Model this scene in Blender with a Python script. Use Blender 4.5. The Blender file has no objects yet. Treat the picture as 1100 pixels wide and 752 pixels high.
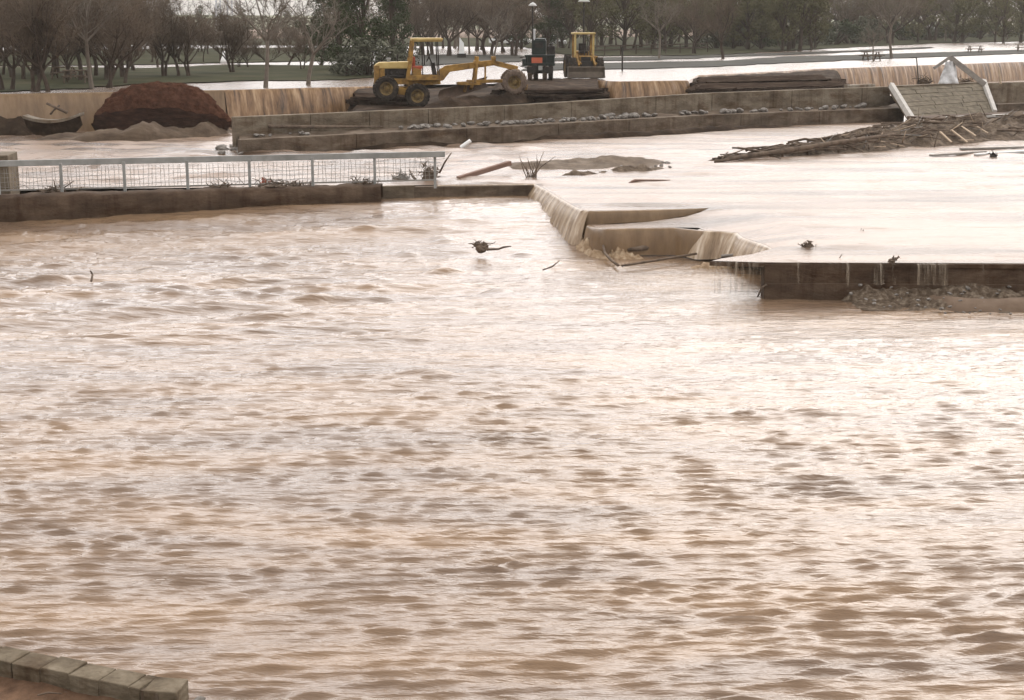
import bpy, bmesh, math, random
import numpy as np
from mathutils import Vector, Matrix, noise
from mathutils.geometry import delaunay_2d_cdt
R = math.radians
random.seed(7)
rng = np.random.default_rng(11)
sc = bpy.context.scene
col = sc.collection

# ------------------------------------------------------------------ camera, sky, sun, exposure
CAM_H, FOC, PITCH = 7.0, 1600.0, math.atan(356 / 1600)
cam_d = bpy.data.cameras.new('camera')
cam = bpy.data.objects.new('camera', cam_d)
col.objects.link(cam)
cam.location = (0, 0, CAM_H)
cam.rotation_euler = (math.pi / 2 - PITCH, 0, 0)
cam_d.sensor_width = 36
cam_d.lens = 36 * FOC / 1100
cam_d.clip_start = 0.2
cam_d.clip_end = 6000
sc.camera = cam

SUN_EL, SUN_AZ = R(34), R(20)          # azimuth measured from +Y towards +X
sun_dir = Vector((math.cos(SUN_EL) * math.sin(SUN_AZ), math.cos(SUN_EL) * math.cos(SUN_AZ), math.sin(SUN_EL)))
w = bpy.data.worlds.new('World')
sc.world = w
w.use_nodes = True
nt = w.node_tree
nt.nodes.clear()
def N(t, typ, **kw):
    n = t.nodes.new(typ)
    for k, v in kw.items(): setattr(n, k, v)
    return n
def math_node(t, op, a, b=None, c=None, clamp=False):
    n = N(t, 'ShaderNodeMath', operation=op, use_clamp=clamp)
    for i, v in enumerate((a, b, c)):
        if v is None: continue
        if isinstance(v, (int, float)): n.inputs[i].default_value = v
        else: t.links.new(v, n.inputs[i])
    return n.outputs[0]
sky = N(nt, 'ShaderNodeTexSky', sky_type='NISHITA')
sky.sun_disc = False
sky.sun_elevation = SUN_EL
sky.sun_rotation = SUN_AZ
sky.air_density = 1.0; sky.dust_density = 4.0; sky.ozone_density = 1.0
tc = N(nt, 'ShaderNodeTexCoord')
sep = N(nt, 'ShaderNodeSeparateXYZ')
nt.links.new(tc.outputs['Generated'], sep.inputs[0])
dot = N(nt, 'ShaderNodeVectorMath', operation='DOT_PRODUCT')
nt.links.new(tc.outputs['Generated'], dot.inputs[0])
dot.inputs[1].default_value = sun_dir
# overcast veil: dull at the horizon, brighter higher up and towards the hidden sun
el = math_node(nt, 'MAXIMUM', sep.outputs[2], 0.0)
mr = N(nt, 'ShaderNodeMapRange', interpolation_type='SMOOTHSTEP')
nt.links.new(el, mr.inputs[0])
mr.inputs[1].default_value = 0.015; mr.inputs[2].default_value = 0.30
mr.inputs[3].default_value = 7.5; mr.inputs[4].default_value = 41.0
mz_ = N(nt, 'ShaderNodeMapRange', interpolation_type='SMOOTHSTEP')       # sky dimmed overhead, shaped so tilted wave faces reflect less
nt.links.new(el, mz_.inputs[0])
mz_.inputs[1].default_value = 0.48; mz_.inputs[2].default_value = 0.9
mz_.inputs[3].default_value = 1.0; mz_.inputs[4].default_value = 0.45
d01 = math_node(nt, 'MULTIPLY_ADD', dot.outputs['Value'], 0.5, 0.5)
glow = math_node(nt, 'POWER', d01, 9.0)
side = math_node(nt, 'MULTIPLY_ADD', d01, 0.75, 0.3)
lum = math_node(nt, 'MULTIPLY', math_node(nt, 'MULTIPLY', mr.outputs[0], mz_.outputs[0]), math_node(nt, 'MULTIPLY_ADD', glow, 0.40, side))
cn = N(nt, 'ShaderNodeTexNoise')
cn.inputs['Scale'].default_value = 3.0; cn.inputs['Detail'].default_value = 5
nt.links.new(tc.outputs['Generated'], cn.inputs['Vector'])
lum = math_node(nt, 'MULTIPLY', lum, math_node(nt, 'MULTIPLY_ADD', cn.outputs[0], 0.3, 0.85))
tint = N(nt, 'ShaderNodeVectorMath', operation='SCALE')
tint.inputs[0].default_value = (1.0, 0.982, 0.985)
nt.links.new(lum, tint.inputs['Scale'])
mixw = N(nt, 'ShaderNodeMix', data_type='RGBA')
mixw.inputs[0].default_value = 0.85
nt.links.new(sky.outputs[0], mixw.inputs[6])
nt.links.new(tint.outputs[0], mixw.inputs[7])
bg = N(nt, 'ShaderNodeBackground')
bg.inputs[1].default_value = 0.1
nt.links.new(mixw.outputs[2], bg.inputs[0])
wo = N(nt, 'ShaderNodeOutputWorld')
nt.links.new(bg.outputs[0], wo.inputs[0])

sun_d = bpy.data.lights.new('sun', 'SUN')
sun_d.energy = 0.7
sun_d.angle = R(35)
sun_d.color = (1.0, 0.93, 0.84)
sun = bpy.data.objects.new('sun', sun_d)
col.objects.link(sun)
sun.rotation_euler = (-sun_dir).to_track_quat('-Z', 'Y').to_euler()
sun.location = (0, 0, 60)

vs = sc.view_settings
vs.view_transform = 'Standard'
vs.look = 'None'
vs.exposure = -0.06
vs.gamma = 1.0
vs.use_curve_mapping = False
sc.cycles.max_bounces = 6
sc.cycles.diffuse_bounces = 3
sc.cycles.glossy_bounces = 3
sc.cycles.use_denoising = True

# ------------------------------------------------------------------ pixel of the 1100x752 photograph -> place
cp, sp = math.cos(PITCH), math.sin(PITCH)
def ray(px, py):
    dx, dy = (px - 550) / FOC, (376 - py) / FOC
    return Vector((dx, cp + dy * sp, -sp + dy * cp))
def at(px, py, z):
    d = ray(px, py)
    t = (z - CAM_H) / d.z
    return Vector((d.x * t, d.y * t, z))
def at_y(px, py, Y):
    d = ray(px, py)
    t = Y / d.y
    return Vector((d.x * t, Y, CAM_H + d.z * t))
def project(p):
    x, y, z = p[0], p[1], p[2] - CAM_H
    f = y * cp - z * sp
    u = y * sp + z * cp
    return 550 + FOC * x / f, 376 - FOC * u / f
def lerp(a, b, t): return a + (b - a) * t
def interp(x, pts):
    if x <= pts[0][0]:
        (x0, y0), (x1, y1) = pts[0], pts[1]
    else:
        for (x0, y0), (x1, y1) in zip(pts, pts[1:]):
            if x <= x1: break
    return y0 + (y1 - y0) * (x - x0) / (x1 - x0)
def sstep(a, b, x):
    t = np.clip((x - a) / (b - a), 0, 1)
    return t * t * (3 - 2 * t)

# ------------------------------------------------------------------ materials
def new_mat(name):
    m = bpy.data.materials.new(name)
    m.use_nodes = True
    t = m.node_tree
    b = t.nodes['Principled BSDF']
    return m, t, b
def ramp_mat(name, cols, scale=3.0, rough=0.85, detail=6, bump=0.0, bump_scale=None, stretch=(1, 1, 1), metallic=0.0, contrast=(0.3, 0.7), spec=0.1, dist=0.03):
    m, t, b = new_mat(name)
    c = N(t, 'ShaderNodeTexCoord')
    mp = N(t, 'ShaderNodeMapping')
    mp.inputs['Scale'].default_value = stretch
    t.links.new(c.outputs['Object'], mp.inputs[0])
    n = N(t, 'ShaderNodeTexNoise')
    n.inputs['Scale'].default_value = scale
    n.inputs['Detail'].default_value = detail
    n.inputs['Roughness'].default_value = 0.65
    t.links.new(mp.outputs[0], n.inputs['Vector'])
    r = N(t, 'ShaderNodeValToRGB')
    e = r.color_ramp.elements
    for i in range(len(cols) - 2): e.new(0.5)
    for i, cc in enumerate(cols):
        e[i].position = lerp(contrast[0], contrast[1], i / max(1, len(cols) - 1))
        e[i].color = (*cc, 1)
    t.links.new(n.outputs[0], r.inputs[0])
    t.links.new(r.outputs[0], b.inputs['Base Color'])
    b.inputs['Roughness'].default_value = rough
    b.inputs['Metallic'].default_value = metallic
    b.inputs['Specular IOR Level'].default_value = spec
    if bump:
        n2 = N(t, 'ShaderNodeTexNoise')
        n2.inputs['Scale'].default_value = bump_scale or scale * 4
        n2.inputs['Detail'].default_value = 5
        t.links.new(mp.outputs[0], n2.inputs['Vector'])
        bp = N(t, 'ShaderNodeBump')
        bp.inputs['Strength'].default_value = bump
        bp.inputs['Distance'].default_value = dist
        t.links.new(n2.outputs[0], bp.inputs['Height'])
        t.links.new(bp.outputs[0], b.inputs['Normal'])
    return m
MUD = (0.36, 0.235, 0.155)
def water_mat(name, base=MUD, rough=0.12, scale=6.0, bump=0.5, dist=0.02, stretch=(1, 1, 1), base2=None, ramp_=(.35, .68), cscale=.35):
    m, t, b = new_mat(name)
    c = N(t, 'ShaderNodeTexCoord')
    mp = N(t, 'ShaderNodeMapping')
    mp.inputs['Scale'].default_value = stretch
    t.links.new(c.outputs['Object'], mp.inputs[0])
    n = N(t, 'ShaderNodeTexNoise')
    n.inputs['Scale'].default_value = 0.35
    n.inputs['Detail'].default_value = 6
    t.links.new(mp.outputs[0], n.inputs['Vector'])
    r = N(t, 'ShaderNodeValToRGB')
    r.color_ramp.elements[0].position = ramp_[0]
    r.color_ramp.elements[1].position = ramp_[1]
    n.inputs['Scale'].default_value = cscale
    base2 = base2 or tuple(v * 0.8 for v in base)
    r.color_ramp.elements[0].color = (*base2, 1)
    r.color_ramp.elements[1].color = (*base, 1)
    t.links.new(n.outputs[0], r.inputs[0])
    t.links.new(r.outputs[0], b.inputs['Base Color'])
    b.inputs['Roughness'].default_value = rough
    b.inputs['IOR'].default_value = 1.333
    n2 = N(t, 'ShaderNodeTexNoise')
    n2.inputs['Scale'].default_value = scale
    n2.inputs['Detail'].default_value = 4
    n2.inputs['Roughness'].default_value = 0.6
    t.links.new(mp.outputs[0], n2.inputs['Vector'])
    bp = N(t, 'ShaderNodeBump')
    bp.inputs['Strength'].default_value = bump
    bp.inputs['Distance'].default_value = dist
    t.links.new(n2.outputs[0], bp.inputs['Height'])
    t.links.new(bp.outputs[0], b.inputs['Normal'])
    return m
def curtain_mat(name, c0, c1, c2, us=3.0, rough=0.3):
    """Falling water: streaks along the drop, laid out in the sheet's own UV (metres along the lip, metres down)."""
    m, t, b = new_mat(name)
    uv = N(t, 'ShaderNodeUVMap')
    mp = N(t, 'ShaderNodeMapping')
    mp.inputs['Scale'].default_value = (us, 0.55, 1)
    t.links.new(uv.outputs[0], mp.inputs[0])
    n = N(t, 'ShaderNodeTexNoise')
    n.inputs['Scale'].default_value = 1.0
    n.inputs['Detail'].default_value = 5
    n.inputs['Roughness'].default_value = 0.7
    t.links.new(mp.outputs[0], n.inputs['Vector'])
    r = N(t, 'ShaderNodeValToRGB')
    e = r.color_ramp.elements
    e.new(0.5)
    for i, (p, cc) in enumerate(zip((0.33, 0.5, 0.68), (c0, c1, c2))):
        e[i].position = p; e[i].color = (*cc, 1)
    t.links.new(n.outputs[0], r.inputs[0])
    t.links.new(r.outputs[0], b.inputs['Base Color'])
    b.inputs['Roughness'].default_value = rough
    b.inputs['IOR'].default_value = 1.33
    bp = N(t, 'ShaderNodeBump')
    bp.inputs['Strength'].default_value = 0.5
    bp.inputs['Distance'].default_value = 0.06
    t.links.new(n.outputs[0], bp.inputs['Height'])
    t.links.new(bp.outputs[0], b.inputs['Normal'])
    return m
M = {}
M['river'] = water_mat('river_water', (0.225, 0.142, 0.08), 0.08, 9.0, 1.0, 0.035, (0.22, 1, 1), base2=(0.145, 0.095, 0.062), ramp_=(.38, .68), cscale=.8)
M['pool'] = water_mat('pool_water', (0.24, 0.168, 0.12), 0.26, 9.0, 1.0, 0.035, (0.14, 1, 1), base2=(0.055, 0.033, 0.02), ramp_=(.30, .56), cscale=.8)
t_ = M['pool'].node_tree
sx_ = N(t_, 'ShaderNodeSeparateXYZ'); tc_ = N(t_, 'ShaderNodeTexCoord'); t_.links.new(tc_.outputs['Object'], sx_.inputs[0])
mr_ = N(t_, 'ShaderNodeMapRange', interpolation_type='SMOOTHSTEP'); t_.links.new(sx_.outputs[0], mr_.inputs[0])
mr_.inputs[1].default_value = -3; mr_.inputs[2].default_value = 5; mr_.inputs[3].default_value = .42; mr_.inputs[4].default_value = .19
t_.links.new(mr_.outputs[0], t_.nodes['Principled BSDF'].inputs['Specular IOR Level'])
M['lake'] = water_mat('lake_water', (0.17, 0.12, 0.085), 0.2, 4.0, 1.0, 0.10, (0.4, 1, 1))
M['fall'] = curtain_mat('falling_water', (0.13, 0.083, 0.045), (0.28, 0.195, 0.12), (0.55, 0.45, 0.34), 3.6)
M['fall_far'] = curtain_mat('falling_water_thin', (0.045, 0.027, 0.016), (0.20, 0.112, 0.052), (0.38, 0.26, 0.15), 3.4)
M['fall_smooth'] = curtain_mat('falling_water_smooth', (0.125, 0.077, 0.04), (0.17, 0.106, 0.055), (0.225, 0.145, 0.078), 1.6, 0.25)
M['drip'] = curtain_mat('dripping_water', (0.14, 0.11, 0.08), (0.26, 0.21, 0.15), (0.42, 0.35, 0.27), 9.0, 0.3)
M['drip_full'] = curtain_mat('dripping_water_dense', (0.09, 0.065, 0.043), (0.17, 0.13, 0.09), (0.36, 0.29, 0.21), 8.0, 0.3)
for key, p0_, p1_ in (('drip', .50, .66), ('drip_full', .40, .58)):
    t_ = M[key].node_tree
    n_ = [q for q in t_.nodes if q.type == 'TEX_NOISE'][0]
    mr_ = N(t_, 'ShaderNodeMapRange'); mr_.inputs[1].default_value = p0_; mr_.inputs[2].default_value = p1_; mr_.inputs[4].default_value = .6
    t_.links.new(n_.outputs[0], mr_.inputs[0]); t_.links.new(mr_.outputs[0], t_.nodes['Principled BSDF'].inputs['Alpha'])
M['ground'] = ramp_mat('mud_ground', [(0.10, 0.062, 0.04), (0.18, 0.115, 0.075)], 0.6, 0.8, bump=0.4)
M['mud'] = ramp_mat('wet_mud', [(0.014, 0.009, 0.006), (0.034, 0.022, 0.014), (0.07, 0.047, 0.032)], 1.2, 0.9, spec=.03, bump=0.7, bump_scale=5, dist=0.06)
M['mud_light'] = ramp_mat('pale_mud', [(0.065, 0.046, 0.032), (0.11, 0.08, 0.056), (0.17, 0.13, 0.095)], 1.6, 0.85, bump=0.6, bump_scale=7, dist=0.05)
M['mud_bank'] = ramp_mat('brown_silt', [(0.04, 0.026, 0.017), (0.08, 0.055, 0.036), (0.13, 0.095, 0.066)], 1.3, 0.85, bump=0.7, bump_scale=6, dist=0.06, stretch=(.5, 1, 1.5))
M['red_earth'] = ramp_mat('red_earth', [(0.03, 0.0135, 0.0085), (0.058, 0.026, 0.016), (0.085, 0.041, 0.026)], 3.2, 1.0, spec=.0, bump=0.8, bump_scale=9, dist=0.08)
M['dark_earth'] = ramp_mat('dark_red_earth', [(0.014, 0.007, 0.0045), (0.036, 0.017, 0.011), (0.062, 0.03, 0.019)], 2.2, 0.9, bump=0.8, bump_scale=7, dist=0.08, spec=.1, stretch=(.6, .6, 2))
M['dirt'] = ramp_mat('near_dirt', [(0.06, 0.034, 0.02), (0.13, 0.075, 0.045)], 6.0, 0.95, bump=0.6, bump_scale=30, dist=0.02)
M['asphalt'] = ramp_mat('broken_asphalt', [(0.014, 0.009, 0.0075), (0.034, 0.024, 0.018), (0.075, 0.055, 0.042)], 2.5, 1.0, spec=.0, bump=0.8, bump_scale=6, stretch=(0.5, 0.5, 3.5), dist=0.06)
M['lawn'] = ramp_mat('wet_lawn', [(0.022, 0.023, 0.012), (0.038, 0.038, 0.019), (0.056, 0.048, 0.028)], 0.25, 1.0, spec=.03, bump=0.5, bump_scale=3)
M['grey_lawn'] = ramp_mat('grey_strip_surface', [(0.02, 0.019, 0.014), (0.05, 0.045, 0.034)], 0.25, 0.9, spec=.1, bump=0.5, bump_scale=3)
M['hill'] = ramp_mat('far_hill', [(0.12, 0.13, 0.08), (0.19, 0.18, 0.12)], 0.01, 1.0)
def concrete(name, a, b, c, scale=0.8):
    """weathered concrete: cloudy stains, run-down streaks and fine pitting"""
    m = ramp_mat(name, [a, b, c], scale, 0.92, detail=10, bump=0.6, bump_scale=7, stretch=(1, 1, 2.2), contrast=(0.3, 0.7), spec=0.12, dist=0.04)
    t = m.node_tree
    bs = t.nodes['Principled BSDF']
    src = bs.inputs['Base Color'].links[0].from_socket
    c_ = N(t, 'ShaderNodeTexCoord')
    def layer(sc_, stretch, p0, p1, colr):
        nonlocal src
        mp = N(t, 'ShaderNodeMapping'); mp.inputs['Scale'].default_value = stretch
        t.links.new(c_.outputs['Object'], mp.inputs[0])
        n = N(t, 'ShaderNodeTexNoise'); n.inputs['Scale'].default_value = sc_; n.inputs['Detail'].default_value = 6; n.inputs['Roughness'].default_value = .7
        t.links.new(mp.outputs[0], n.inputs['Vector'])
        mr_ = N(t, 'ShaderNodeMapRange'); mr_.inputs[1].default_value = p0; mr_.inputs[2].default_value = p1
        t.links.new(n.outputs[0], mr_.inputs[0])
        mx = N(t, 'ShaderNodeMix', data_type='RGBA', blend_type='MULTIPLY')
        t.links.new(mr_.outputs[0], mx.inputs[0])
        t.links.new(src, mx.inputs[6]); mx.inputs[7].default_value = (*colr, 1)
        src = mx.outputs[2]
    layer(1.0, (2.2, 2.2, .22), .5, .72, (.52, .43, .36))
    layer(.55, (1, 1, 3.5), .5, .66, (.6, .5, .42))
    layer(14, (1, 1, 1), .56, .75, (.6, .57, .54))
    t.links.new(src, bs.inputs['Base Color'])
    return m
M['concrete'] = concrete('weathered_concrete', (0.07, 0.053, 0.036), (0.14, 0.11, 0.078), (0.21, 0.175, 0.13))
M['concrete_dark'] = concrete('stained_concrete', (0.05, 0.036, 0.025), (0.105, 0.078, 0.055), (0.17, 0.135, 0.10))
M['concrete_pale'] = concrete('pale_concrete', (0.13, 0.105, 0.08), (0.21, 0.18, 0.14), (0.27, 0.235, 0.19))
M['concrete_wet'] = concrete('wet_dark_concrete', (0.044, 0.028, 0.018), (0.075, 0.049, 0.032), (0.12, 0.083, 0.056))
M['white_edge'] = ramp_mat('white_concrete_edge', [(0.30, 0.28, 0.25), (0.45, 0.42, 0.38)], 3, 0.8)
M['stone'] = ramp_mat('rubble_stone', [(0.085, 0.073, 0.06), (0.17, 0.15, 0.13), (0.30, 0.275, 0.245)], 0.9, 0.9, bump=0.5, bump_scale=8)
M['gravel'] = ramp_mat('rubble_gravel', [(0.035, 0.024, 0.015), (0.09, 0.064, 0.043), (0.2, 0.16, 0.118)], 7, 0.9, bump=0.8, bump_scale=14, dist=0.05)
M['sand'] = ramp_mat('wet_sand', [(0.10, 0.066, 0.044), (0.15, 0.105, 0.072)], 2, 0.8, bump=0.3)
M['galv'] = ramp_mat('galvanised_steel', [(0.17, 0.168, 0.155), (0.29, 0.285, 0.265)], 2, 0.7, metallic=0.0, spec=.3)
M['wire'] = ramp_mat('wire', [(0.18, 0.165, 0.145), (0.27, 0.25, 0.22)], 5, 0.7)
M['yellow'] = ramp_mat('dirty_yellow_paint', [(0.11, 0.066, 0.03), (0.28, 0.160, 0.044), (0.39, 0.228, 0.06)], 2.2, 0.7, bump=0.1, contrast=(0.34, 0.78))
M['rim'] = ramp_mat('muddy_yellow_rim', [(0.06, 0.042, 0.026), (0.15, 0.10, 0.04), (0.27, 0.18, 0.06)], 5, 0.8, contrast=(.35, .75))
M['yellow_pale'] = ramp_mat('faded_yellow_paint', [(0.34, 0.235, 0.085), (0.5, 0.37, 0.15)], 2, 0.5)
M['tyre'] = ramp_mat('muddy_tyre', [(0.012, 0.010, 0.009), (0.03, 0.024, 0.019), (0.075, 0.056, 0.04)], 3, 0.85, bump=0.4)
M['tyre_mud'] = ramp_mat('mud_caked_tyre', [(0.07, 0.05, 0.038), (0.20, 0.15, 0.115)], 4, 0.9, bump=0.5)
M['iron'] = ramp_mat('dark_iron', [(0.018, 0.016, 0.015), (0.05, 0.042, 0.036)], 4, 0.6)
M['rust'] = ramp_mat('rusty_blade', [(0.045, 0.03, 0.022), (0.10, 0.068, 0.048)], 3, 0.6, bump=0.2)
M['bucket'] = ramp_mat('worn_steel_bucket', [(0.075, 0.06, 0.047), (0.15, 0.12, 0.092)], 2, 0.5, metallic=0.2, bump=0.2)
M['red_seat'] = ramp_mat('red_cushion', [(0.25, 0.055, 0.03), (0.34, 0.085, 0.045)], 3, 0.7)
M['orange'] = ramp_mat('orange_panel', [(0.38, 0.095, 0.05), (0.48, 0.13, 0.07)], 3, 0.6)
M['green_paint'] = ramp_mat('dark_green_paint', [(0.013, 0.018, 0.016), (0.032, 0.038, 0.034)], 2, 0.5)
M['chrome'] = ramp_mat('dull_chrome', [(0.45, 0.45, 0.45), (0.6, 0.6, 0.6)], 3, 0.35, metallic=0.6)
M['white'] = ramp_mat('white_paint', [(0.70, 0.69, 0.66), (0.8, 0.79, 0.76)], 2, 0.6)
M['white_dim'] = ramp_mat('grey_white_paint', [(0.45, 0.44, 0.42), (0.6, 0.59, 0.56)], 2, 0.6)
M['tarp'] = ramp_mat('dirty_white_tarp', [(0.36, 0.35, 0.34), (0.62, 0.61, 0.60)], 4, 0.8, bump=0.5)
M['wood'] = ramp_mat('wet_driftwood', [(0.05, 0.035, 0.026), (0.17, 0.125, 0.09)], 3, 0.9, stretch=(1, 1, 1), bump=0.5)
M['wood_red'] = ramp_mat('reddish_timber', [(0.13, 0.075, 0.055), (0.20, 0.125, 0.095)], 3, 0.85)
M['wood_pale'] = ramp_mat('pale_timber', [(0.32, 0.235, 0.16), (0.46, 0.36, 0.26)], 3, 0.85)
M['wood_grey'] = ramp_mat('grey_plank', [(0.17, 0.15, 0.13), (0.27, 0.245, 0.215)], 3, 0.85)
M['debris'] = ramp_mat('silted_debris', [(0.04, 0.028, 0.019), (0.10, 0.072, 0.05), (0.19, 0.145, 0.105)], 2.5, 0.9, bump=0.9, bump_scale=8, dist=0.08)
M['block'] = concrete('concrete_block', (0.06, 0.044, 0.028), (0.115, 0.09, 0.06), (0.175, 0.142, 0.10), 3.0)
M['masonry'] = ramp_mat('grey_masonry', [(0.06, 0.046, 0.03), (0.105, 0.085, 0.058), (0.16, 0.13, 0.092)], 2.5, 0.9, bump=0.4)
M['bark_brown'] = ramp_mat('brown_bark', [(0.042, 0.03, 0.023), (0.075, 0.055, 0.042)], 4, 0.95)
M['bark_grey'] = ramp_mat('grey_bark', [(0.11, 0.088, 0.07), (0.18, 0.15, 0.12)], 4, 0.95)
M['twig_brown'] = ramp_mat('brown_twigs', [(0.08, 0.058, 0.042), (0.15, 0.112, 0.08)], 0.5, 0.95)
M['twig_grey'] = ramp_mat('grey_twigs', [(0.11, 0.09, 0.07), (0.18, 0.15, 0.12)], 0.5, 0.95)
M['leaf_olive'] = ramp_mat('olive_leaves', spec=.05, cols=[(0.055, 0.050, 0.025), (0.10, 0.09, 0.045), (0.135, 0.122, 0.064)], scale=0.7, rough=0.8)
M['leaf_dark'] = ramp_mat('dark_needles', spec=.05, cols=[(0.024, 0.031, 0.014), (0.052, 0.062, 0.030)], scale=0.8, rough=0.85)
M['leaf_grey'] = ramp_mat('grey_green_leaves', spec=.05, cols=[(0.06, 0.06, 0.04), (0.105, 0.105, 0.075)], scale=0.8, rough=0.85)
M['leaf_bright'] = ramp_mat('yellow_green_leaves', spec=.05, cols=[(0.09, 0.09, 0.03), (0.15, 0.145, 0.055)], scale=0.8, rough=0.8)
M['leaf_far'] = ramp_mat('far_wood_leaves', [(0.075, 0.064, 0.046), (0.12, 0.105, 0.075)], 0.15, 1.0, spec=.0)
M['froth'] = ramp_mat('brown_froth', [(0.16, 0.10, 0.055), (0.27, 0.185, 0.11), (0.40, 0.31, 0.21)], 5, 0.7, bump=0.8, bump_scale=12, dist=0.05)
M['pylon'] = ramp_mat('pylon_steel', [(0.42, 0.43, 0.45), (0.52, 0.53, 0.55)], 1, 0.6)

# ------------------------------------------------------------------ mesh helpers
def tag(o, label=None, cat=None, group=None, kind=None):
    if label: o['label'] = label
    if cat: o['category'] = cat
    if group: o['group'] = group
    if kind: o['kind'] = kind
    return o
def empty(name, loc, rot=(0, 0, 0), label=None, cat=None, group=None):
    o = bpy.data.objects.new(name, None)
    o.empty_display_size = 0.3
    col.objects.link(o)
    o.location = loc
    o.rotation_euler = rot
    return tag(o, label, cat, group)
class MB:
    def __init__(s): s.v = []; s.f = []
    def add(s, vs, fs):
        b = len(s.v)
        s.v.extend([tuple(v) for v in vs])
        s.f.extend([tuple(i + b for i in f) for f in fs])
        return s
    def box(s, c, d, rot=None):
        c = Vector(c)
        pts = [Vector((x * d[0] / 2, y * d[1] / 2, z * d[2] / 2)) for x in (-1, 1) for y in (-1, 1) for z in (-1, 1)]
        if rot is not None: pts = [rot @ p for p in pts]
        return s.add([p + c for p in pts], [(0, 1, 3, 2), (4, 6, 7, 5), (0, 4, 5, 1), (2, 3, 7, 6), (0, 2, 6, 4), (1, 5, 7, 3)])
    def beam(s, a, b, wd, ht, up=(0, 0, 1)):
        a, b = Vector(a), Vector(b)
        d = (b - a).normalized()
        side = d.cross(Vector(up))
        if side.length < 1e-4: side = d.cross(Vector((0, 1, 0)))
        side.normalize()
        u = side.cross(d)
        vs = [p + side * sx * wd / 2 + u * sz * ht / 2 for p in (a, b) for sx, sz in ((-1, -1), (1, -1), (1, 1), (-1, 1))]
        return s.add(vs, [(0, 1, 2, 3), (7, 6, 5, 4), (0, 4, 5, 1), (1, 5, 6, 2), (2, 6, 7, 3), (3, 7, 4, 0)])
    def tube(s, a, b, r0, r1=None, n=8, caps=True):
        a, b = Vector(a), Vector(b)
        r1 = r0 if r1 is None else r1
        d = (b - a).normalized()
        u = d.cross(Vector((0, 0, 1)))
        if u.length < 1e-3: u = Vector((1, 0, 0))
        u.normalize()
        v = d.cross(u)
        vs = []
        for p, r in ((a, r0), (b, r1)):
            for i in range(n):
                t = 2 * math.pi * i / n
                vs.append(p + u * math.cos(t) * r + v * math.sin(t) * r)
        fs = [(i, (i + 1) % n, n + (i + 1) % n, n + i) for i in range(n)]
        if caps and n > 2: fs += [tuple(range(n - 1, -1, -1)), tuple(range(n, 2 * n))]
        return s.add(vs, fs)
    def path(s, pts, rads, n=8):
        pts = [Vector(p) for p in pts]
        vs = []
        for k, p in enumerate(pts):
            d = (pts[min(k + 1, len(pts) - 1)] - pts[max(k - 1, 0)]).normalized()
            u = d.cross(Vector((0.13, 0.2, 1))).normalized()
            v = d.cross(u)
            r = rads[k] if isinstance(rads, (list, tuple)) else rads
            for i in range(n):
                t = 2 * math.pi * i / n
                vs.append(p + u * math.cos(t) * r + v * math.sin(t) * r)
        fs = []
        for k in range(len(pts) - 1):
            for i in range(n):
                fs.append((k * n + i, k * n + (i + 1) % n, (k + 1) * n + (i + 1) % n, (k + 1) * n + i))
        fs += [tuple(range(n - 1, -1, -1)), tuple(range((len(pts) - 1) * n, len(pts) * n))]
        return s.add(vs, fs)
    def lathe(s, prof, n=24, origin=(0, 0, 0), axis='y'):
        """prof: (radius, offset along the axis), closed ring of points"""
        o = Vector(origin)
        m = len(prof)
        vs = []
        for i in range(n):
            t = 2 * math.pi * i / n
            for r, a in prof:
                if axis == 'y': p = Vector((r * math.cos(t), a, r * math.sin(t)))
                elif axis == 'z': p = Vector((r * math.cos(t), r * math.sin(t), a))
                else: p = Vector((a, r * math.cos(t), r * math.sin(t)))
                vs.append(p + o)
        fs = []
        for i in range(n):
            j = (i + 1) % n
            for k in range(m):
                l = (k + 1) % m
                fs.append((i * m + k, j * m + k, j * m + l, i * m + l))
        return s.add(vs, fs)
    def prism(s, poly, h, axis=(0, 0, 1)):
        a = Vector(axis) * h
        n = len(poly)
        vs = [Vector(p) for p in poly] + [Vector(p) + a for p in poly]
        return s.add(vs, [tuple(range(n - 1, -1, -1)), tuple(range(n, 2 * n))] + [(i, (i + 1) % n, n + (i + 1) % n, n + i) for i in range(n)])
    def build(s, name, mat, parent=None, smooth=False, bevel=0.0, label=None):
        me = bpy.data.meshes.new(name)
        me.from_pydata(s.v, [], s.f)
        bm = bmesh.new(); bm.from_mesh(me)
        bmesh.ops.recalc_face_normals(bm, faces=bm.faces)
        bm.to_mesh(me); bm.free()
        me.materials.append(mat)
        if smooth: me.shade_smooth()
        o = bpy.data.objects.new(name, me)
        col.objects.link(o)
        if parent is not None: o.parent = parent
        if bevel:
            md = o.modifiers.new('bevel', 'BEVEL'); md.width = bevel; md.segments = 2; md.limit_method = 'ANGLE'
        if label: o['label'] = label
        return o
def grid_mesh(name, V, mat, smooth=True, parent=None, uv=None):
    """V: (rows, cols, 3) array"""
    r, c = V.shape[:2]
    me = bpy.data.meshes.new(name)
    me.vertices.add(r * c)
    me.vertices.foreach_set('co', V.reshape(-1).astype(np.float32))
    idx = np.arange(r * c).reshape(r, c)
    q = np.stack([idx[:-1, :-1], idx[:-1, 1:], idx[1:, 1:], idx[1:, :-1]], -1).reshape(-1, 4)
    me.loops.add(q.size)
    me.loops.foreach_set('vertex_index', q.reshape(-1).astype(np.int32))
    me.polygons.add(len(q))
    me.polygons.foreach_set('loop_start', (np.arange(len(q)) * 4).astype(np.int32))
    me.update(calc_edges=True)
    if uv is not None:
        l = me.uv_layers.new(name='UVMap')
        l.data.foreach_set('uv', uv.reshape(-1, 2)[q.reshape(-1)].reshape(-1).astype(np.float32))
    me.materials.append(mat)
    me.validate()
    if smooth: me.shade_smooth()
    o = bpy.data.objects.new(name, me)
    col.objects.link(o)
    if parent is not None: o.parent = parent
    return o
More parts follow.
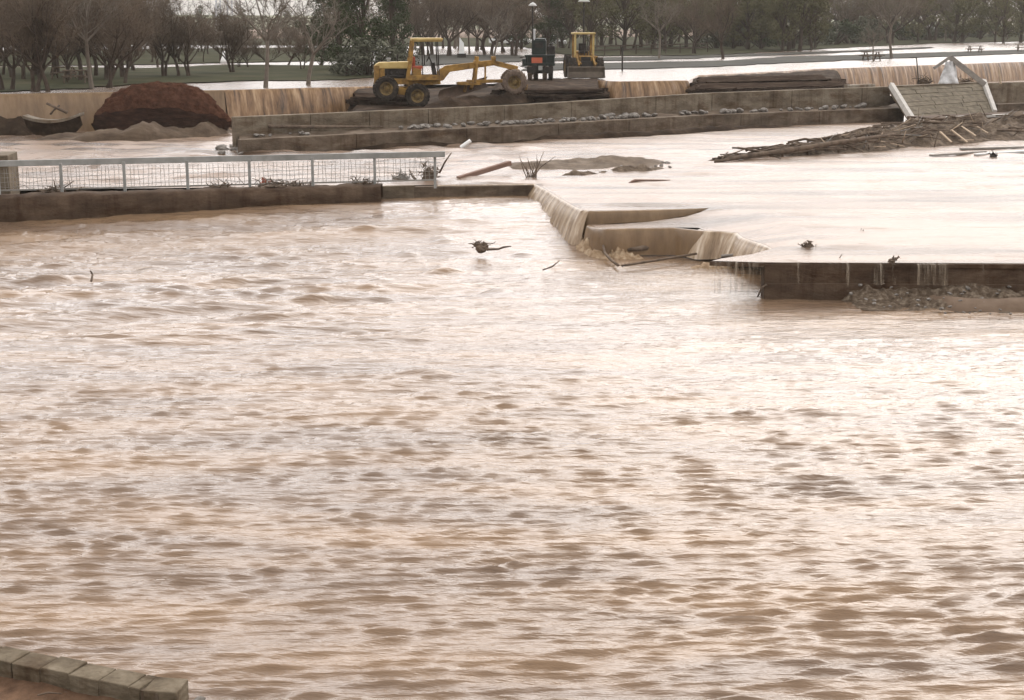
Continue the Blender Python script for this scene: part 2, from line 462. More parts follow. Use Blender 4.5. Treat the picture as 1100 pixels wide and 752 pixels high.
def fbm(p, scale, octv=4, seed=0.0):
    return noise.fractal(Vector((p[0] * scale + seed, p[1] * scale - seed * 0.7, p[2] * scale + seed * 1.3)), 1.0, 2.0, octv)
def copy_tree(o, parent=None):
    c = o.copy()
    col.objects.link(c)
    c.parent = parent
    for ch in list(o.children): copy_tree(ch, c)
    return c
def cdt_sheet(name, boundary, inner, zf, mat, smooth=True):
    """Triangulated sheet over a plan polygon; boundary = 3D points, inner = (x, y) points, zf(x, y) their height."""
    nb = len(boundary)
    pts = [Vector((p[0], p[1])) for p in boundary] + [Vector(q) for q in inner]
    edges = [(i, (i + 1) % nb) for i in range(nb)]
    vo, eo, fo, ov, oe, of = delaunay_2d_cdt(pts, edges, [], 1, 1e-4)
    vs = []
    for k, v in enumerate(vo):
        src = [i for i in ov[k] if i < nb]
        vs.append((v.x, v.y, boundary[src[0]][2] if src else zf(v.x, v.y)))
    mb = MB(); mb.add(vs, [tuple(f) for f in fo])
    o = mb.build(name, mat, smooth=smooth)
    # all faces up
    bm = bmesh.new(); bm.from_mesh(o.data)
    for f in bm.faces:
        if f.normal.z < 0: f.normal_flip()
    bm.to_mesh(o.data); bm.free()
    return o
def curtain(name, lip, zb, mat, out=0.25, nu=8, streak=0.05, round_=0.12, seed=0, rows=12):
    """A sheet of water dropping from a lip (3D points, left to right) to heights zb (per lip point)."""
    P = [Vector(p) for p in lip]
    L = [0.0]
    for a, b in zip(P, P[1:]): L.append(L[-1] + (b - a).length)
    n = max(8, int(L[-1] * nu))
    V = np.zeros((rows + 1, n + 1, 3)); UV = np.zeros((rows + 1, n + 1, 2))
    for i in range(n + 1):
        s_ = L[-1] * i / n
        k = 0
        while k < len(L) - 2 and s_ > L[k + 1]: k += 1
        t = (s_ - L[k]) / (L[k + 1] - L[k])
        p = P[k].lerp(P[k + 1], t)
        z1 = lerp(zb[k], zb[k + 1], t)
        def tan(k): 
            d = (P[min(k + 1, len(P) - 1)] - P[max(k - 1, 0)]); d.z = 0
            return d.normalized()
        d = tan(k).lerp(tan(k + 1), t)
        nrm = Vector((d.y, -d.x, 0)).normalized()
        st = noise.fractal(Vector((s_ * 2.2 + seed * 7.3, seed, 0)), 1.0, 2.0, 4) * streak
        h = max(p.z - z1, 0.02)
        for j in range(rows + 1):
            f = j / rows
            rl = min(.11, h * .35)                     # rounded lip
            f0 = .3
            if f <= f0:
                th = f / f0 * math.pi / 2
                o_, dz = rl * math.sin(th), rl * (1 - math.cos(th))
            else:
                g_ = (f - f0) / (1 - f0)
                o_ = rl + out * g_ ** .7 * min(1, h / .8); dz = rl + (h - rl) * g_
            o_ += st * min(1, 2 * f)
            q = p + nrm * o_
            V[j, i] = (q.x, q.y, p.z - .004 - dz)
            UV[j, i] = (s_ + seed * 3.1, h * f)
    o = grid_mesh(name, V, mat, uv=UV)
    return o

# ------------------------------------------------------------------ ground sheet (one sheet to the horizon)
LIP = [(-500, 121), (-250, 110), (0, 101), (240, 96.5), (400, 92.5), (470, 91), (530, 90), (545, 87), (640, 86), (660, 87.3), (738, 86.3), (748, 80.5), (780, 79), (870, 74), (1100, 66), (1400, 57), (1700, 50)]
Z_LAKE = 3.2
lip_pts = [at(x, y, Z_LAKE) for x, y in LIP]
xs = [p.x for p in lip_pts]
def lip_Y(x): return float(np.interp(x, xs, [p.y for p in lip_pts]))
gx = np.array(sorted(set([-2500, -1200, -600, -300, -150, -80] + list(np.arange(-60, 130, 2.0)) + [150, 300, 600, 1200, 2500])), dtype=float)
gr = [-60, 0.0, 20, 40, 55]
rows = []
V = np.zeros((5 + 2 + 14, len(gx), 3))
far = [2, 8, 20, 40, 70, 110, 160, 230, 340, 520, 800, 1300, 2000, 3000]
for i, x in enumerate(gx):
    ly = lip_Y(x) + 0.6
    for k, y in enumerate(gr): V[k, i] = (x, y, -1.0)
    V[5, i] = (x, ly - 0.3, -0.9)
    V[6, i] = (x, ly, 2.95)
    for k, y in enumerate(far):
        V[7 + k, i] = (x, ly + y, 2.95 + max(0, y - 400) * 0.002)
g = grid_mesh('ground', V, M['ground'], smooth=False)
tag(g, kind='structure')

# far hills
hv = np.zeros((6, 80, 3))
for i in range(80):
    x = -900 + 1800 * i / 79
    hgt = 5.4 + 1.6 * noise.noise(Vector((x * 0.006, 3.3, 0))) - (x > -60) * 2
    for j in range(6):
        t = j / 5
        hv[j, i] = (x, 560 + 160 * t, 3.0 + hgt * math.sin(t * math.pi / 2))
tag(grid_mesh('hill', hv, M['hill']), kind='structure')

# ------------------------------------------------------------------ the river in flood (lower water)
def river_z(Y): return 0.8 * sstep(43.5, 52.0, Y)
nr, nc = 640, 660
Yr = 11.5 * (62 / 11.5) ** (np.arange(nr) / (nr - 1))
tx = np.linspace(-0.52, 0.52, nc)
YY = np.repeat(Yr[:, None], nc, 1)
XX = YY * tx[None, :]
def lowfreq(X, Y, seed, n=14, l0=6, l1=25, aniso=1.0):
    g = np.random.default_rng(seed)
    out = np.zeros_like(X)
    for _ in range(n):
        lam = g.uniform(l0, l1); th = g.uniform(0, 2 * math.pi)
        out += np.sin(2 * math.pi / lam * (X * math.cos(th) / aniso + Y * math.sin(th)) + g.uniform(0, 6.28))
    return out / math.sqrt(n)
DX = np.zeros_like(XX); DY = np.zeros_like(XX); DZ = np.zeros_like(XX)
band_env = {}
def waves(XX, YY, seed, count, l0, l1, steep, spread=R(48), heading=R(-80)):
    g = np.random.default_rng(seed)
    DX = np.zeros_like(XX); DY = np.zeros_like(XX); DZ = np.zeros_like(XX)
    ngrp = 6
    per = count // ngrp
    for q in range(ngrp):
        env = np.clip(0.75 + 0.36 * lowfreq(XX, YY, seed * 31 + q, 10, 1.8 + l0, 7 + 2 * l1, 1.5), 0, 2.0)
        hd = heading + g.normal(0, R(14))
        for _ in range(per):
            lam = math.exp(g.uniform(math.log(l0), math.log(l1)))
            th = hd + g.normal(0, 1) * spread * 0.6
            k = 2 * math.pi / lam
            a = steep / k * g.uniform(0.5, 1.4)
            ph = k * (XX * math.cos(th) * .62 + YY * math.sin(th)) + g.uniform(0, 6.28)
            DZ += env * a * np.cos(ph)
            DX -= env * a * .45 * math.cos(th) * np.sin(ph)
            DY -= env * a * .45 * math.sin(th) * np.sin(ph)
    return DX, DY, DZ
a1 = waves(XX, YY, 3, 36, 0.8, 3.0, 0.019, R(26))
a2 = waves(XX, YY, 5, 60, 0.16, 0.52, 0.035, R(19))
a3 = waves(XX, YY, 6, 66, 0.12, 0.30, 0.092, R(24))
nearf = 1 - sstep(22, 38, YY)
# rough water over the drop in the bed, mostly on the left
rap = np.exp(-((YY - 42) / 8.0) ** 2) * (1 - sstep(-1.5, 5.5, XX)) + .75 * np.exp(-(((XX + 1.2) / 4.0) ** 2 + ((YY - 29.5) / 2.2) ** 2)) + .6 * np.exp(-(((XX - 2.6) / 1.6) ** 2 + ((YY - 18.6) / .9) ** 2))
calm = 1 - 0.55 * np.exp(-(((XX - 4.6) / 5) ** 2 + ((YY - 40) / 4.0) ** 2))
patchy = np.clip(1.0 + 0.42 * lowfreq(XX, YY, 123, 16, 3.0, 11.0, 2.6), .70, 1.5)
lat = 1.08 - 0.30 * sstep(-6, 9, XX / np.maximum(YY, 1) * 30)
amp1 = (0.95 + 1.1 * rap) * calm * lat * patchy
amp2 = (1.0 + 1.0 * rap) * calm * lat * patchy
soft = 0.72 + 0.28 * sstep(18, 34, YY)
amp1 = amp1 * soft; amp2 = amp2 * soft
amp3 = nearf * calm
DX, DY, DZ = [a1[i] * amp1 + a2[i] * amp2 + a3[i] * amp3 for i in range(3)]
# standing waves of the rapids: sharp little humps in patches
hump = np.maximum(0, lowfreq(XX, YY, 77, 26, 0.7, 2.4, 1.9) - 0.9)
DZ += hump * 0.13 * rap
hump2 = np.maximum(0, lowfreq(XX, YY, 78, 22, 0.8, 3.0, 2.2) - 1.45)

# splash where the steps drop into the river
def splash_at(px, py, z, r, h, seed):
    p = at(px, py, z)
    d2 = ((XX - p.x) / r) ** 2 + ((YY - p.y) / r) ** 2
    n_ = np.abs(lowfreq(XX, YY, seed, 24, 0.18, 0.9))
    return np.exp(-d2) * h * (0.35 + n_)
for px, py, r, h in ((612, 243, 0.5, 0.22), (626, 252, 0.55, 0.28), (640, 259, 0.5, 0.22), (652, 247, 0.6, 0.16), (680, 245, 0.5, 0.08), (588, 226, 0.4, 0.1)):
    DZ += splash_at(px, py, 0.25, r, h, 90 + px)
V = np.stack([XX + DX, YY + DY, river_z(YY) + DZ], -1)
tag(grid_mesh('river', V, M['river']), kind='structure')

# ------------------------------------------------------------------ the pool behind the fence and the sheet of water on the right
def sheet_z(x, y):
    """level of the sheet: 1.2 m, sinking to 0.95 m at the deck"""
    px, py = project((x, y, 1.1))
    return 1.2 - 0.25 * float(sstep(226, 278, py))
bd = []
for px, py, z in [(-420, 212, 1.2), (-200, 206, 1.2), (410, 199.5, 1.2), (470, 198.5, 1.2), (575, 197.5, 1.2), (588, 204.5, 1.2), (602, 213, 1.2), (616, 221, 1.2), (626, 225.5, 1.2), (634, 226.3, 1.2), (700, 225, 1.2), (762, 223.4, 1.19),
                  (751, 228.5, 1.10), (735, 233, 1.0), (696, 238.4, 0.90), (660, 240.8, 0.85), (633, 241.2, 0.82), (640, 244.0, 0.82), (652, 245.8, 0.84), (669, 245, 0.84), (724, 244.3, 0.85), (750, 244.6, 0.86),
                  (757, 247.6, 0.87), (776, 248.5, 0.88), (792, 250, 0.89), (798, 255, 0.90), (810, 259, 0.91), (822, 263, 0.93), (829, 267, 0.945), (808, 273, 0.95), (775, 277.6, 0.95), (765, 280.2, 0.95), (818, 281.8, 0.95), (860, 282, 0.95), (1000, 282.5, 0.95), (1100, 283, 0.95), (1350, 284, 0.95), (1700, 286, 0.95)]:
    bd.append(at(px, py, z))
for px, py in [(1900, 112), (1400, 114), (1100, 120), (600, 128), (200, 135), (-150, 135), (-420, 140)]:
    bd.append(at(px, py, 1.2))
poly2 = [(p.x, p.y) for p in bd]
def inside(x, y):
    c = False
    n = len(poly2); j = n - 1
    for i in range(n):
        xi, yi = poly2[i]; xj, yj = poly2[j]
        if (yi > y) != (yj > y) and x < (xj - xi) * (y - yi) / (yj - yi) + xi: c = not c
        j = i
    return c
def near_edge(x, y, d):
    n = len(poly2)
    for i in range(n):
        x0, y0 = poly2[i]; x1, y1 = poly2[(i + 1) % n]
        L2 = (x1 - x0) ** 2 + (y1 - y0) ** 2
        t = max(0, min(1, ((x - x0) * (x1 - x0) + (y - y0) * (y1 - y0)) / L2))
        if (x0 + t * (x1 - x0) - x) ** 2 + (y0 + t * (y1 - y0) - y) ** 2 < d * d: return True
    return False
tread = [at(*q) for q in ((636, 224.5, 1.2), (622, 242, .83), (650, 247, .84), (757, 249, .87), (798, 256, .9), (829, 268, .945), (868, 250, 1.1), (800, 225, 1.19))]
def in_poly(x, y, P):
    c = False; j = len(P) - 1
    for i in range(len(P)):
        if (P[i].y > y) != (P[j].y > y) and x < (P[j].x - P[i].x) * (y - P[i].y) / (P[j].y - P[i].y) + P[i].x: c = not c
        j = i
    return c
inner = []
yv = 36.5
while yv < 86:
    st = 0.26 if yv < 72 else 0.9
    xr = yv * 0.40
    xv = -xr + random.random() * st
    while xv < xr + 2:
        x_, y_ = xv + random.uniform(-.05, .05), yv + random.uniform(-.05, .05)
        if inside(x_, y_) and not near_edge(x_, y_, 0.12) and not in_poly(x_, y_, tread): inner.append((x_, y_))
        xv += st
    yv += st * (0.9 if yv < 60 else 1.3)
ix = np.array([q[0] for q in inner]); iy = np.array([q[1] for q in inner])
pw = waves(ix, iy, 8, 42, 0.7, 3.0, 0.035)[2]
rough_left = 0.22 + 1.3 * (1 - sstep(-3.0, 3.5, ix)) * sstep(50.0, 54, iy) + 0.25 * sstep(57, 62, iy)
pw = pw + np.maximum(0, lowfreq(ix * .16, iy, 55, 20, .5, 2.2) - .6) * .07 * (1 - sstep(75, 80, iy)) / np.maximum(rough_left, .1)
iz = {}
for k in range(len(inner)):
    iz[(round(inner[k][0], 4), round(inner[k][1], 4))] = float(pw[k] * rough_left[k])
def pool_z(x, y): return sheet_z(x, y) + iz.get((round(x, 4), round(y, 4)), 0.0)
pool = cdt_sheet('pool_water', bd, inner, pool_z, M['pool'])
tag(pool, kind='structure')

# the steps the sheet drops over
def falls(name, pts, mat, label=None, **kw):
    lip = [at(px, py, z) for px, py, z, _ in pts]
    o = curtain(name, lip, [q[3] for q in pts], mat, **kw)
    return tag(o, kind='structure')
falls('waterfall', [(470, 198.5, 1.2, .70), (500, 198.2, 1.2, .70), (575, 197.5, 1.2, .70)], M['fall'], out=.10, seed=1, streak=.05)
falls('waterfall', [(575, 197.5, 1.2, .6), (588, 204.5, 1.2, .45), (602, 213, 1.2, .3), (616, 221, 1.2, .2), (626, 225.5, 1.2, .15), (634, 226.3, 1.2, .15)], M['fall'], out=.38, seed=2, streak=.09, nu=12)
falls('waterfall', [(626, 225.5, 1.2, .15), (634, 226.3, 1.2, .55), (640, 226.3, 1.2, .80), (700, 225, 1.2, .85), (740, 224, 1.195, 1.0), (762, 223.4, 1.19, 1.17)], M['fall_smooth'], out=.10, seed=3, streak=.015)
falls('waterfall', [(633, 241.2, .82, .1), (640, 244.0, .82, .05), (652, 245.8, .84, .05), (669, 245, .84, .05), (724, 244.3, .85, .05), (757, 247.6, .87, .05)], M['fall_smooth'], out=.12, seed=4, streak=.02)
falls('waterfall', [(752, 246, .865, .05), (757, 247.6, .87, .05), (776, 248.5, .88, .1), (792, 250, .89, .2), (798, 255, .90, .35), (810, 259, .91, .5), (822, 263, .93, .65), (829, 267, .945, .8)], M['fall'], out=.30, seed=5, streak=.08, nu=14)

# froth where the first falls hit the river
def froth(front, dep, h, seed):
    V = np.zeros((16, 60, 3))
    for i in range(60):
        s_ = i / 59; k = s_ * (len(front) - 1); a = int(min(k, len(front) - 2)); t = k - a
        f = at(lerp(front[a][0], front[a + 1][0], t), lerp(front[a][1], front[a + 1][1], t), .22)
        e = math.sin(math.pi * s_) ** .6
        for j in range(16):
            t = j / 15
            p = Vector((f.x + .1 * t, f.y + dep * t * e, 0))
            hh = h * e * math.sin(math.pi * t) ** .7 * (.55 + 1.1 * abs(fbm((p.x, p.y, seed), 2.6, 5, seed)) * 1.6)
            V[j, i] = (p.x + .06 * fbm(p, 4, 3, 1), p.y + .06 * fbm(p, 4, 3, 2), float(river_z(p.y)) - .04 + hh)
    tag(grid_mesh('foam', V, M['froth']), kind='structure')
froth([(594, 248), (612, 260), (634, 269), (660, 274)], 1.5, .22, 3.0)
froth([(618, 256), (638, 266), (660, 271), (690, 271)], 1.2, .30, 9.0)
froth([(622, 250), (636, 258), (650, 262)], 1.6, .50, 6.0)
froth([(566, 222), (584, 233), (604, 247)], .8, .16, 7.0)
froth([(738, 279), (770, 281), (800, 277)], .8, .12, 12.0)
# ------------------------------------------------------------------ the upper lake and its weir
lb = [p.copy() for p in lip_pts]
far_l = [at(1700, 50, Z_LAKE)]
lake_far = 205
lb += [Vector((130, lip_Y(130) + 5, Z_LAKE))]
lb2 = lb[:-1] + [Vector((160, 260, Z_LAKE)), Vector((-200, 260, Z_LAKE)), Vector((-120, 70, Z_LAKE))]
inner = []
for a in range(2, 45):
    for b in range(60):
        x = -60 + 2.4 * b; y = lip_Y(x) + a * a * 0.07
        if y < 255: inner.append((x, y))
inner = [q for q in inner if abs(q[0]) < 110 and q[0] > -70 + 0]
lk = cdt_sheet('lake', lb2, inner, lambda x, y: Z_LAKE + 0.012 * noise.noise(Vector((x * .7, y * .7, 0))), M['lake'])
tag(lk, kind='structure')
def lip_seg(x0, x1, zb, mat, name='waterfall', n=None, **kw):
    pts = [(x0, interp(x0, LIP))] + [q for q in LIP if x0 < q[0] < x1] + [(x1, interp(x1, LIP))]
    lip = [at(x, y, Z_LAKE) for x, y in pts]
    return tag(curtain(name, lip, [zb] * len(lip), mat, **kw), kind='structure')
lip_seg(-300, 240, 1.1, M['fall_smooth'], out=.5, seed=11, streak=.06, nu=5)
lip_seg(240, 430, 1.5, M['fall_far'], out=.5, seed=12, streak=.16, nu=7)
lip_seg(640, 746, 2.1, M['fall_far'], out=.45, seed=13, streak=.14, nu=8)
lip_seg(746, 1600, 1.4, M['fall_far'], out=.5, seed=14, streak=.10, nu=5)
# water standing between the upper weir and the retaining wall, right and left of the mud platform
basin = MB()
bb = [at(905, 100, 1.6), at(905, 86, 1.6), at(1000, 78, 1.6), at(1500, 68, 1.6), at(1500, 95, 1.6), at(960, 103, 1.6)]
bb = [Vector((p.x, p.y, 1.6)) for p in bb]
basin.add(bb, [tuple(range(len(bb)))])
tag(basin.build('water', M['pool']), kind='structure')

# lawns and grey strips on the flood
def patch(name, pts, z, mat, sub=14):
    P = [at(x, y, z) for x, y in pts]
    n = len(P); out = []
    for i in range(n):
        a, b = P[i], P[(i + 1) % n]
        for k in range(sub):
            q = a.lerp(b, k / sub)
            d = (b - a).normalized()
            q = q + Vector((d.y, -d.x, 0)) * 1.1 * noise.fractal(Vector((q.x * .35, q.y * .35, z)), 1, 2, 3)
            out.append(q)
    o = cdt_sheet(name, [Vector((q.x, q.y, z)) for q in out], [], lambda x, y: z, mat)
    return tag(o, kind='structure')
patch('lawn', [(-260, 101), (0, 98), (90, 94.5), (140, 91), (250, 86.5), (370, 85.5), (405, 82), (400, 70.5), (250, 69), (150, 73), (60, 71), (-260, 76)], 3.26, M['lawn'])
patch('lawn', [(-200, 71.5), (60, 70), (170, 68.5), (330, 65.5), (400, 64.5), (400, 50), (200, 52), (-200, 56)], 3.268, M['lawn'])
patch('lawn', [(405, 74), (470, 69), (560, 66), (560, 59), (470, 58.5), (405, 61)], 3.264, M['grey_lawn'])
patch('lawn', [(560, 75.5), (690, 73.5), (790, 70.5), (850, 67), (930, 64), (1090, 57.5), (1300, 53), (1300, 50), (1090, 53.5), (930, 58.5), (850, 60.5), (790, 64.5), (690, 67), (560, 68)], 3.262, M['grey_lawn'])  # grey strip lying flat just above the lake
patch('lawn', [(560, 65.5), (690, 64.5), (780, 61), (900, 56.5), (1000, 51.5), (1000, 50.2), (900, 54.5), (780, 58.5), (690, 61), (560, 62.5)], 3.258, M['grey_lawn'])
patch('lawn', [(620, 60), (760, 59), (900, 51.5), (1000, 46.5), (1200, 42), (1700, 40), (1700, 34), (1000, 36), (620, 40), (100, 42), (100, 47), (560, 50), (600, 57)], 3.27, M['lawn'])

# ------------------------------------------------------------------ mud platform behind the retaining wall
WALL_TOP = [(250, 126, 2.68), (400, 119.5, 2.74), (557, 112.7, 2.80), (760, 96.5 + 3.5, 2.98), (911, 94.6, 3.05), (958, 93, 3.08), (1056, 89.5, 3.08), (1150, 86.5, 3.08), (1400, 79, 3.08)]
def wall_top(px):
    return at(px, interp(px, [(a, b) for a, b, c in WALL_TOP]), interp(px, [(a, c) for a, b, c in WALL_TOP]))
ns, ntt = 150, 46
V = np.zeros((ntt, ns, 3))
for i in range(ns):
    px = lerp(366, 914, i / (ns - 1))
    a = wall_top(px); b = at(px, interp(px, LIP) - 0.3, Z_LAKE)
    a = a + Vector((-0.10, 0.35, 0)); 
    z0 = a.z - 0.12
    if 642 < px < 744: z1 = 2.15; z0 -= .15
    elif 535 < px <= 642: z1 = 3.27
    else: z1 = 3.05
    e = float(sstep(366, 384, px) * (1 - sstep(898, 914, px)))
    for j in range(ntt):
        t = j / (ntt - 1)
        p = a.lerp(b, t)
        zz = lerp(z0, z1, float(sstep(0.12, 0.85, t)))
        zz += 0.10 * fbm((p.x, p.y, 0), .7, 5, 4.0) * min(1, 6 * t)
        V[j, i] = (p.x, p.y, lerp(1.2, zz, e))
tag(grid_mesh('mud_ground', V, M['mud']), kind='structure')

# ------------------------------------------------------------------ retaining wall in two tiers
def strip_wall(mb, line, thick, z_bot, sub=1, back=(-0.3, 1.0)):
    """line: top front edge points (3D); the wall goes down to z_bot, and back by thick"""
    d = Vector((line[-1].x - line[0].x, line[-1].y - line[0].y, 0)).normalized()
    nb = Vector((-d.y, d.x, 0)) * thick
    n = len(line)
    vs = []
    for p in line:
        q = p + nb
        vs += [p, q, Vector((q.x, q.y, z_bot)), Vector((p.x, p.y, z_bot))]
    fs = []
    for i in range(n - 1):
        a, b = i * 4, (i + 1) * 4
        fs += [(a, b, b + 1, a + 1), (a + 1, b + 1, b + 2, a + 2), (a + 2, b + 2, b + 3, a + 3), (a + 3, b + 3, b, a)]
    fs += [(0, 1, 2, 3), ((n - 1) * 4 + 3, (n - 1) * 4 + 2, (n - 1) * 4 + 1, (n - 1) * 4)]
    mb.add(vs, fs)
def seg_lines(fn, x0, x1, n):
    return [fn(lerp(x0, x1, i / n)) for i in range(n + 1)]
rw = empty('retaining_wall', wall_top(600), label='long weathered concrete retaining wall in two tiers below the grader', cat='wall')
LOW_TOP = [(252, 150.5, 1.80), (400, 143, 1.9), (557, 135, 1.96), (760, 123.5, 1.93), (970, 116, 1.95), (1150, 109, 1.95), (1400, 100, 1.95)]
def low_top(px):
    return at(px, interp(px, [(a, b) for a, b, c in LOW_TOP]), interp(px, [(a, c) for a, b, c in LOW_TOP]))
def child(o, root):
    o.parent = root
    o.matrix_parent_inverse = Matrix.Translation(-Vector(root.location)) if tuple(root.rotation_euler) == (0, 0, 0) else root.matrix_basis.inverted()
    return o
mb = MB(); x = 252
while x < 957:
    x2 = min(957, x + random.uniform(60, 95))
    strip_wall(mb, seg_lines(wall_top, x + 0.15, x2 - 0.15, 4), 0.45 + random.uniform(-.03, .03), 0.5)
    x = x2
strip_wall(mb, seg_lines(wall_top, 1060, 1400, 4), 0.45, 0.5)
child(mb.build('upper_tier', M['concrete'], bevel=.03), rw)
mb = MB(); x = 258
while x < 972:
    x2 = min(972, x + random.uniform(70, 130))
    strip_wall(mb, seg_lines(low_top, x + 0.15, x2 - 0.15, 4), 0.5 + random.uniform(-.03, .03), 0.5)
    x = x2
strip_wall(mb, seg_lines(low_top, 1072, 1400, 4), 0.5, 0.5)
child(mb.build('lower_tier', M['concrete_dark'], bevel=.03), rw)
# silt on the ledge between the tiers
V = np.zeros((7, 120, 3))
for i in range(120):
    px = lerp(256, 968, i / 119)
    a = low_top(px) + Vector((0, .3, -.14)); b = wall_top(px); b = Vector((b.x, b.y + .05, low_top(px).z + .04))
    for j in range(7):
        p = a.lerp(b, j / 6)
        V[j, i] = (p.x, p.y, p.z + .12 * fbm(p, .9, 4, 2.0) * (j > 0))
child(grid_mesh('ledge_silt', V, M['mud_light']), rw)
# mud stain bank at the foot of the wall
def bank(name, front, depth, mat, peak, base_z=1.1, seed=0.0, nscale=.8, namp=.5, label=None, cat=None, kind=None, nu=70, nv=14, sharp=1.0, smooth=True, wedge=False, rough=0.0):
    """front: (px, py) row where it meets base_z; depth(s) metres back from there; peak(s) = height along it"""
    V = np.zeros((nv, nu, 3))
    for i in range(nu):
        s_ = i / (nu - 1)
        k = s_ * (len(front) - 1); a = int(min(k, len(front) - 2)); t = k - a
        f = at(lerp(front[a][0], front[a + 1][0], t), lerp(front[a][1], front[a + 1][1], t), base_z)
        dep = depth(s_) if callable(depth) else depth
        for j in range(nv):
            t = j / (nv - 1)
            p = Vector((f.x, f.y + dep * t, base_z))
            h = peak(s_) * (float(sstep(0, .8, t)) if wedge else math.sin(math.pi * min(1, t)) ** sharp)
            h *= 1 + namp * fbm((p.x, p.y, 0), nscale, 5, seed)
            if rough: h += rough * fbm((p.x, p.y, 3), 3.2, 4, seed) * min(1, 5 * t)
            off = min(.25, dep * .3) * fbm((p.x, p.y, 5), nscale, 3, seed + 3)
            V[j, i] = (p.x, p.y + off, base_z + h)
    o = grid_mesh(name, V, mat, smooth=smooth)
    return tag(o, label, cat, None, kind)
bank('mud_bank', [(300, 166), (420, 162), (557, 154.5), (700, 149), (800, 141), (880, 137)], 1.3, M['mud'], lambda s: .32 * min(1, 5 * s, 5 * (1 - s)), seed=1.5, label='low dark mud bank along the foot of the long retaining wall', cat='mud bank')
def stick(name, pts, r, mat, label, cat, group=None, n=6):
    mb = MB(); mb.path(pts, r, n)
    return tag(mb.build(name, mat, smooth=True), label, cat, group)
# rubble stones on the ledge
def rock_mesh(seed, n=2):
    bm = bmesh.new()
    bmesh.ops.create_icosphere(bm, subdivisions=n, radius=1)
    for v in bm.verts:
        f = 1 + .35 * noise.noise(v.co * 1.1 + Vector((seed * 3.7, 0, seed))) + .12 * noise.noise(v.co * 3 + Vector((seed, 9, 0)))
        v.co = v.co * f
        v.co.z *= .7
    me = bpy.data.meshes.new('stone'); bm.to_mesh(me); bm.free()
    me.materials.append(M['stone'])
    return me
rocks = [rock_mesh(i) for i in range(6)]
def stone(loc, s, label, group, cat='stone', mat=None):
    o = bpy.data.objects.new('stone', random.choice(rocks))
    col.objects.link(o)
    o.location = loc
    o.scale = (s * random.uniform(.8, 1.4), s * random.uniform(.7, 1.1), s * random.uniform(.6, 1.0))
    o.rotation_euler = (random.uniform(-.3, .3), random.uniform(-.3, .3), random.uniform(0, 6.3))
    return tag(o, label, cat, group)
def ledge_pt(px, f):
    a = low_top(px); b = wall_top(px)
    return Vector((lerp(a.x, b.x, f), lerp(a.y + .5, b.y - .12, f), a.z))
for k in range(170):
    if k < 12: px = random.uniform(268, 330); s = random.uniform(.06, .14)
    else: px = random.choice([random.uniform(430, 700), random.uniform(540, 930)]); s = random.uniform(.07, .19) * (1.25 if px > 640 else .95)
    zone = 'at its left end' if px < 340 else 'below the grader' if px < 600 else 'below the loader and small falls' if px < 740 else 'below the dark broken paving'
    p = ledge_pt(px, random.uniform(.1, .95)); p.z += s * .3 + .03
    stone(p, s, 'pale rubble stone on the retaining wall ledge %s' % zone, 'rubble stones on the retaining wall ledge')
stick('log', [ledge_pt(288, .85) + Vector((0, 0, .42)), ledge_pt(330, .8) + Vector((0, 0, .30)), ledge_pt(410, .75) + Vector((0, 0, .14))], [.10, .09, .04], M['wood'], 'long dark log lying along the left part of the retaining wall ledge', 'log')
# slab of pale concrete broken off, leaning at the left of the low tier
mb = MB()
a, b = at(304, 158.5, 1.25), at(350, 157, 1.25)
mb.beam(a + Vector((0, -.25, .12)), b + Vector((0, -.25, .12)), .22, .42)
tag(mb.build('concrete_chunk', M['concrete'], bevel=.04), 'flat concrete chunk leaning on the left foot of the retaining wall', 'concrete chunk')
# rubble pile at the left end of the wall
for k in range(16):
    px = random.uniform(230, 262); py = random.uniform(157, 165)
    p = at(px, py, 1.22); s = random.uniform(.10, .26)
    stone(p, s, 'grey rubble stone piled in the water at the wall\'s left end', 'rubble at the left end of the retaining wall')

# ------------------------------------------------------------------ masonry panel with white edges
mp_root = empty('masonry_chute', at(1010, 124, 1.6), label='sloping grey block panel between two white concrete edges', cat='masonry panel')
TL, TR = at(957, 94.2, 3.06), at(1056, 90, 3.08)
BR, BL = at(1068, 121, 1.62), at(980, 129, 1.55)
mb = MB()
nC = 8
ndir = (TR - TL).cross(BL - TL).normalized()
if ndir.y > 0: ndir = -ndir
for r_ in range(nC):
    t0, t1 = r_ / nC, (r_ + .93) / nC
    x = -(r_ % 2) * .05
    while x < 1:
        wdt = random.uniform(.18, .4)
        s0, s1 = max(0, x), min(1, x + wdt - .006)
        if s1 - s0 > .01:
            q = [TL.lerp(TR, s).lerp(BL.lerp(BR, s), t) for s, t in ((s0, t0), (s1, t0), (s1, t1), (s0, t1))]
            off = ndir * random.uniform(.02, .05)
            mb.prism([p - ndir * .12 for p in q], 0.12 + off.length, ndir)
        x += wdt
child(mb.build('block_courses', M['masonry']), mp_root)
mb = MB(); mb.prism([p - ndir * .3 for p in (TL, TR, BR, BL)], .2, ndir)
child(mb.build('mortar_backing', M['concrete_dark']), mp_root)
for a, b in ((TL, BL), (TR, BR)):
    mb = MB(); mb.beam(a + ndir * .06 + Vector((0, 0, .08)), b + ndir * .06 + Vector((0, 0, -.05)), .24, .34, up=ndir)
    child(mb.build('edge_kerb', M['white_edge'], bevel=.02), mp_root)
mb = MB(); mb.beam(TL + Vector((.1, .2, .03)), TR + Vector((-.1, .2, .03)), .5, .14)
child(mb.build('coping', M['concrete']), mp_root)

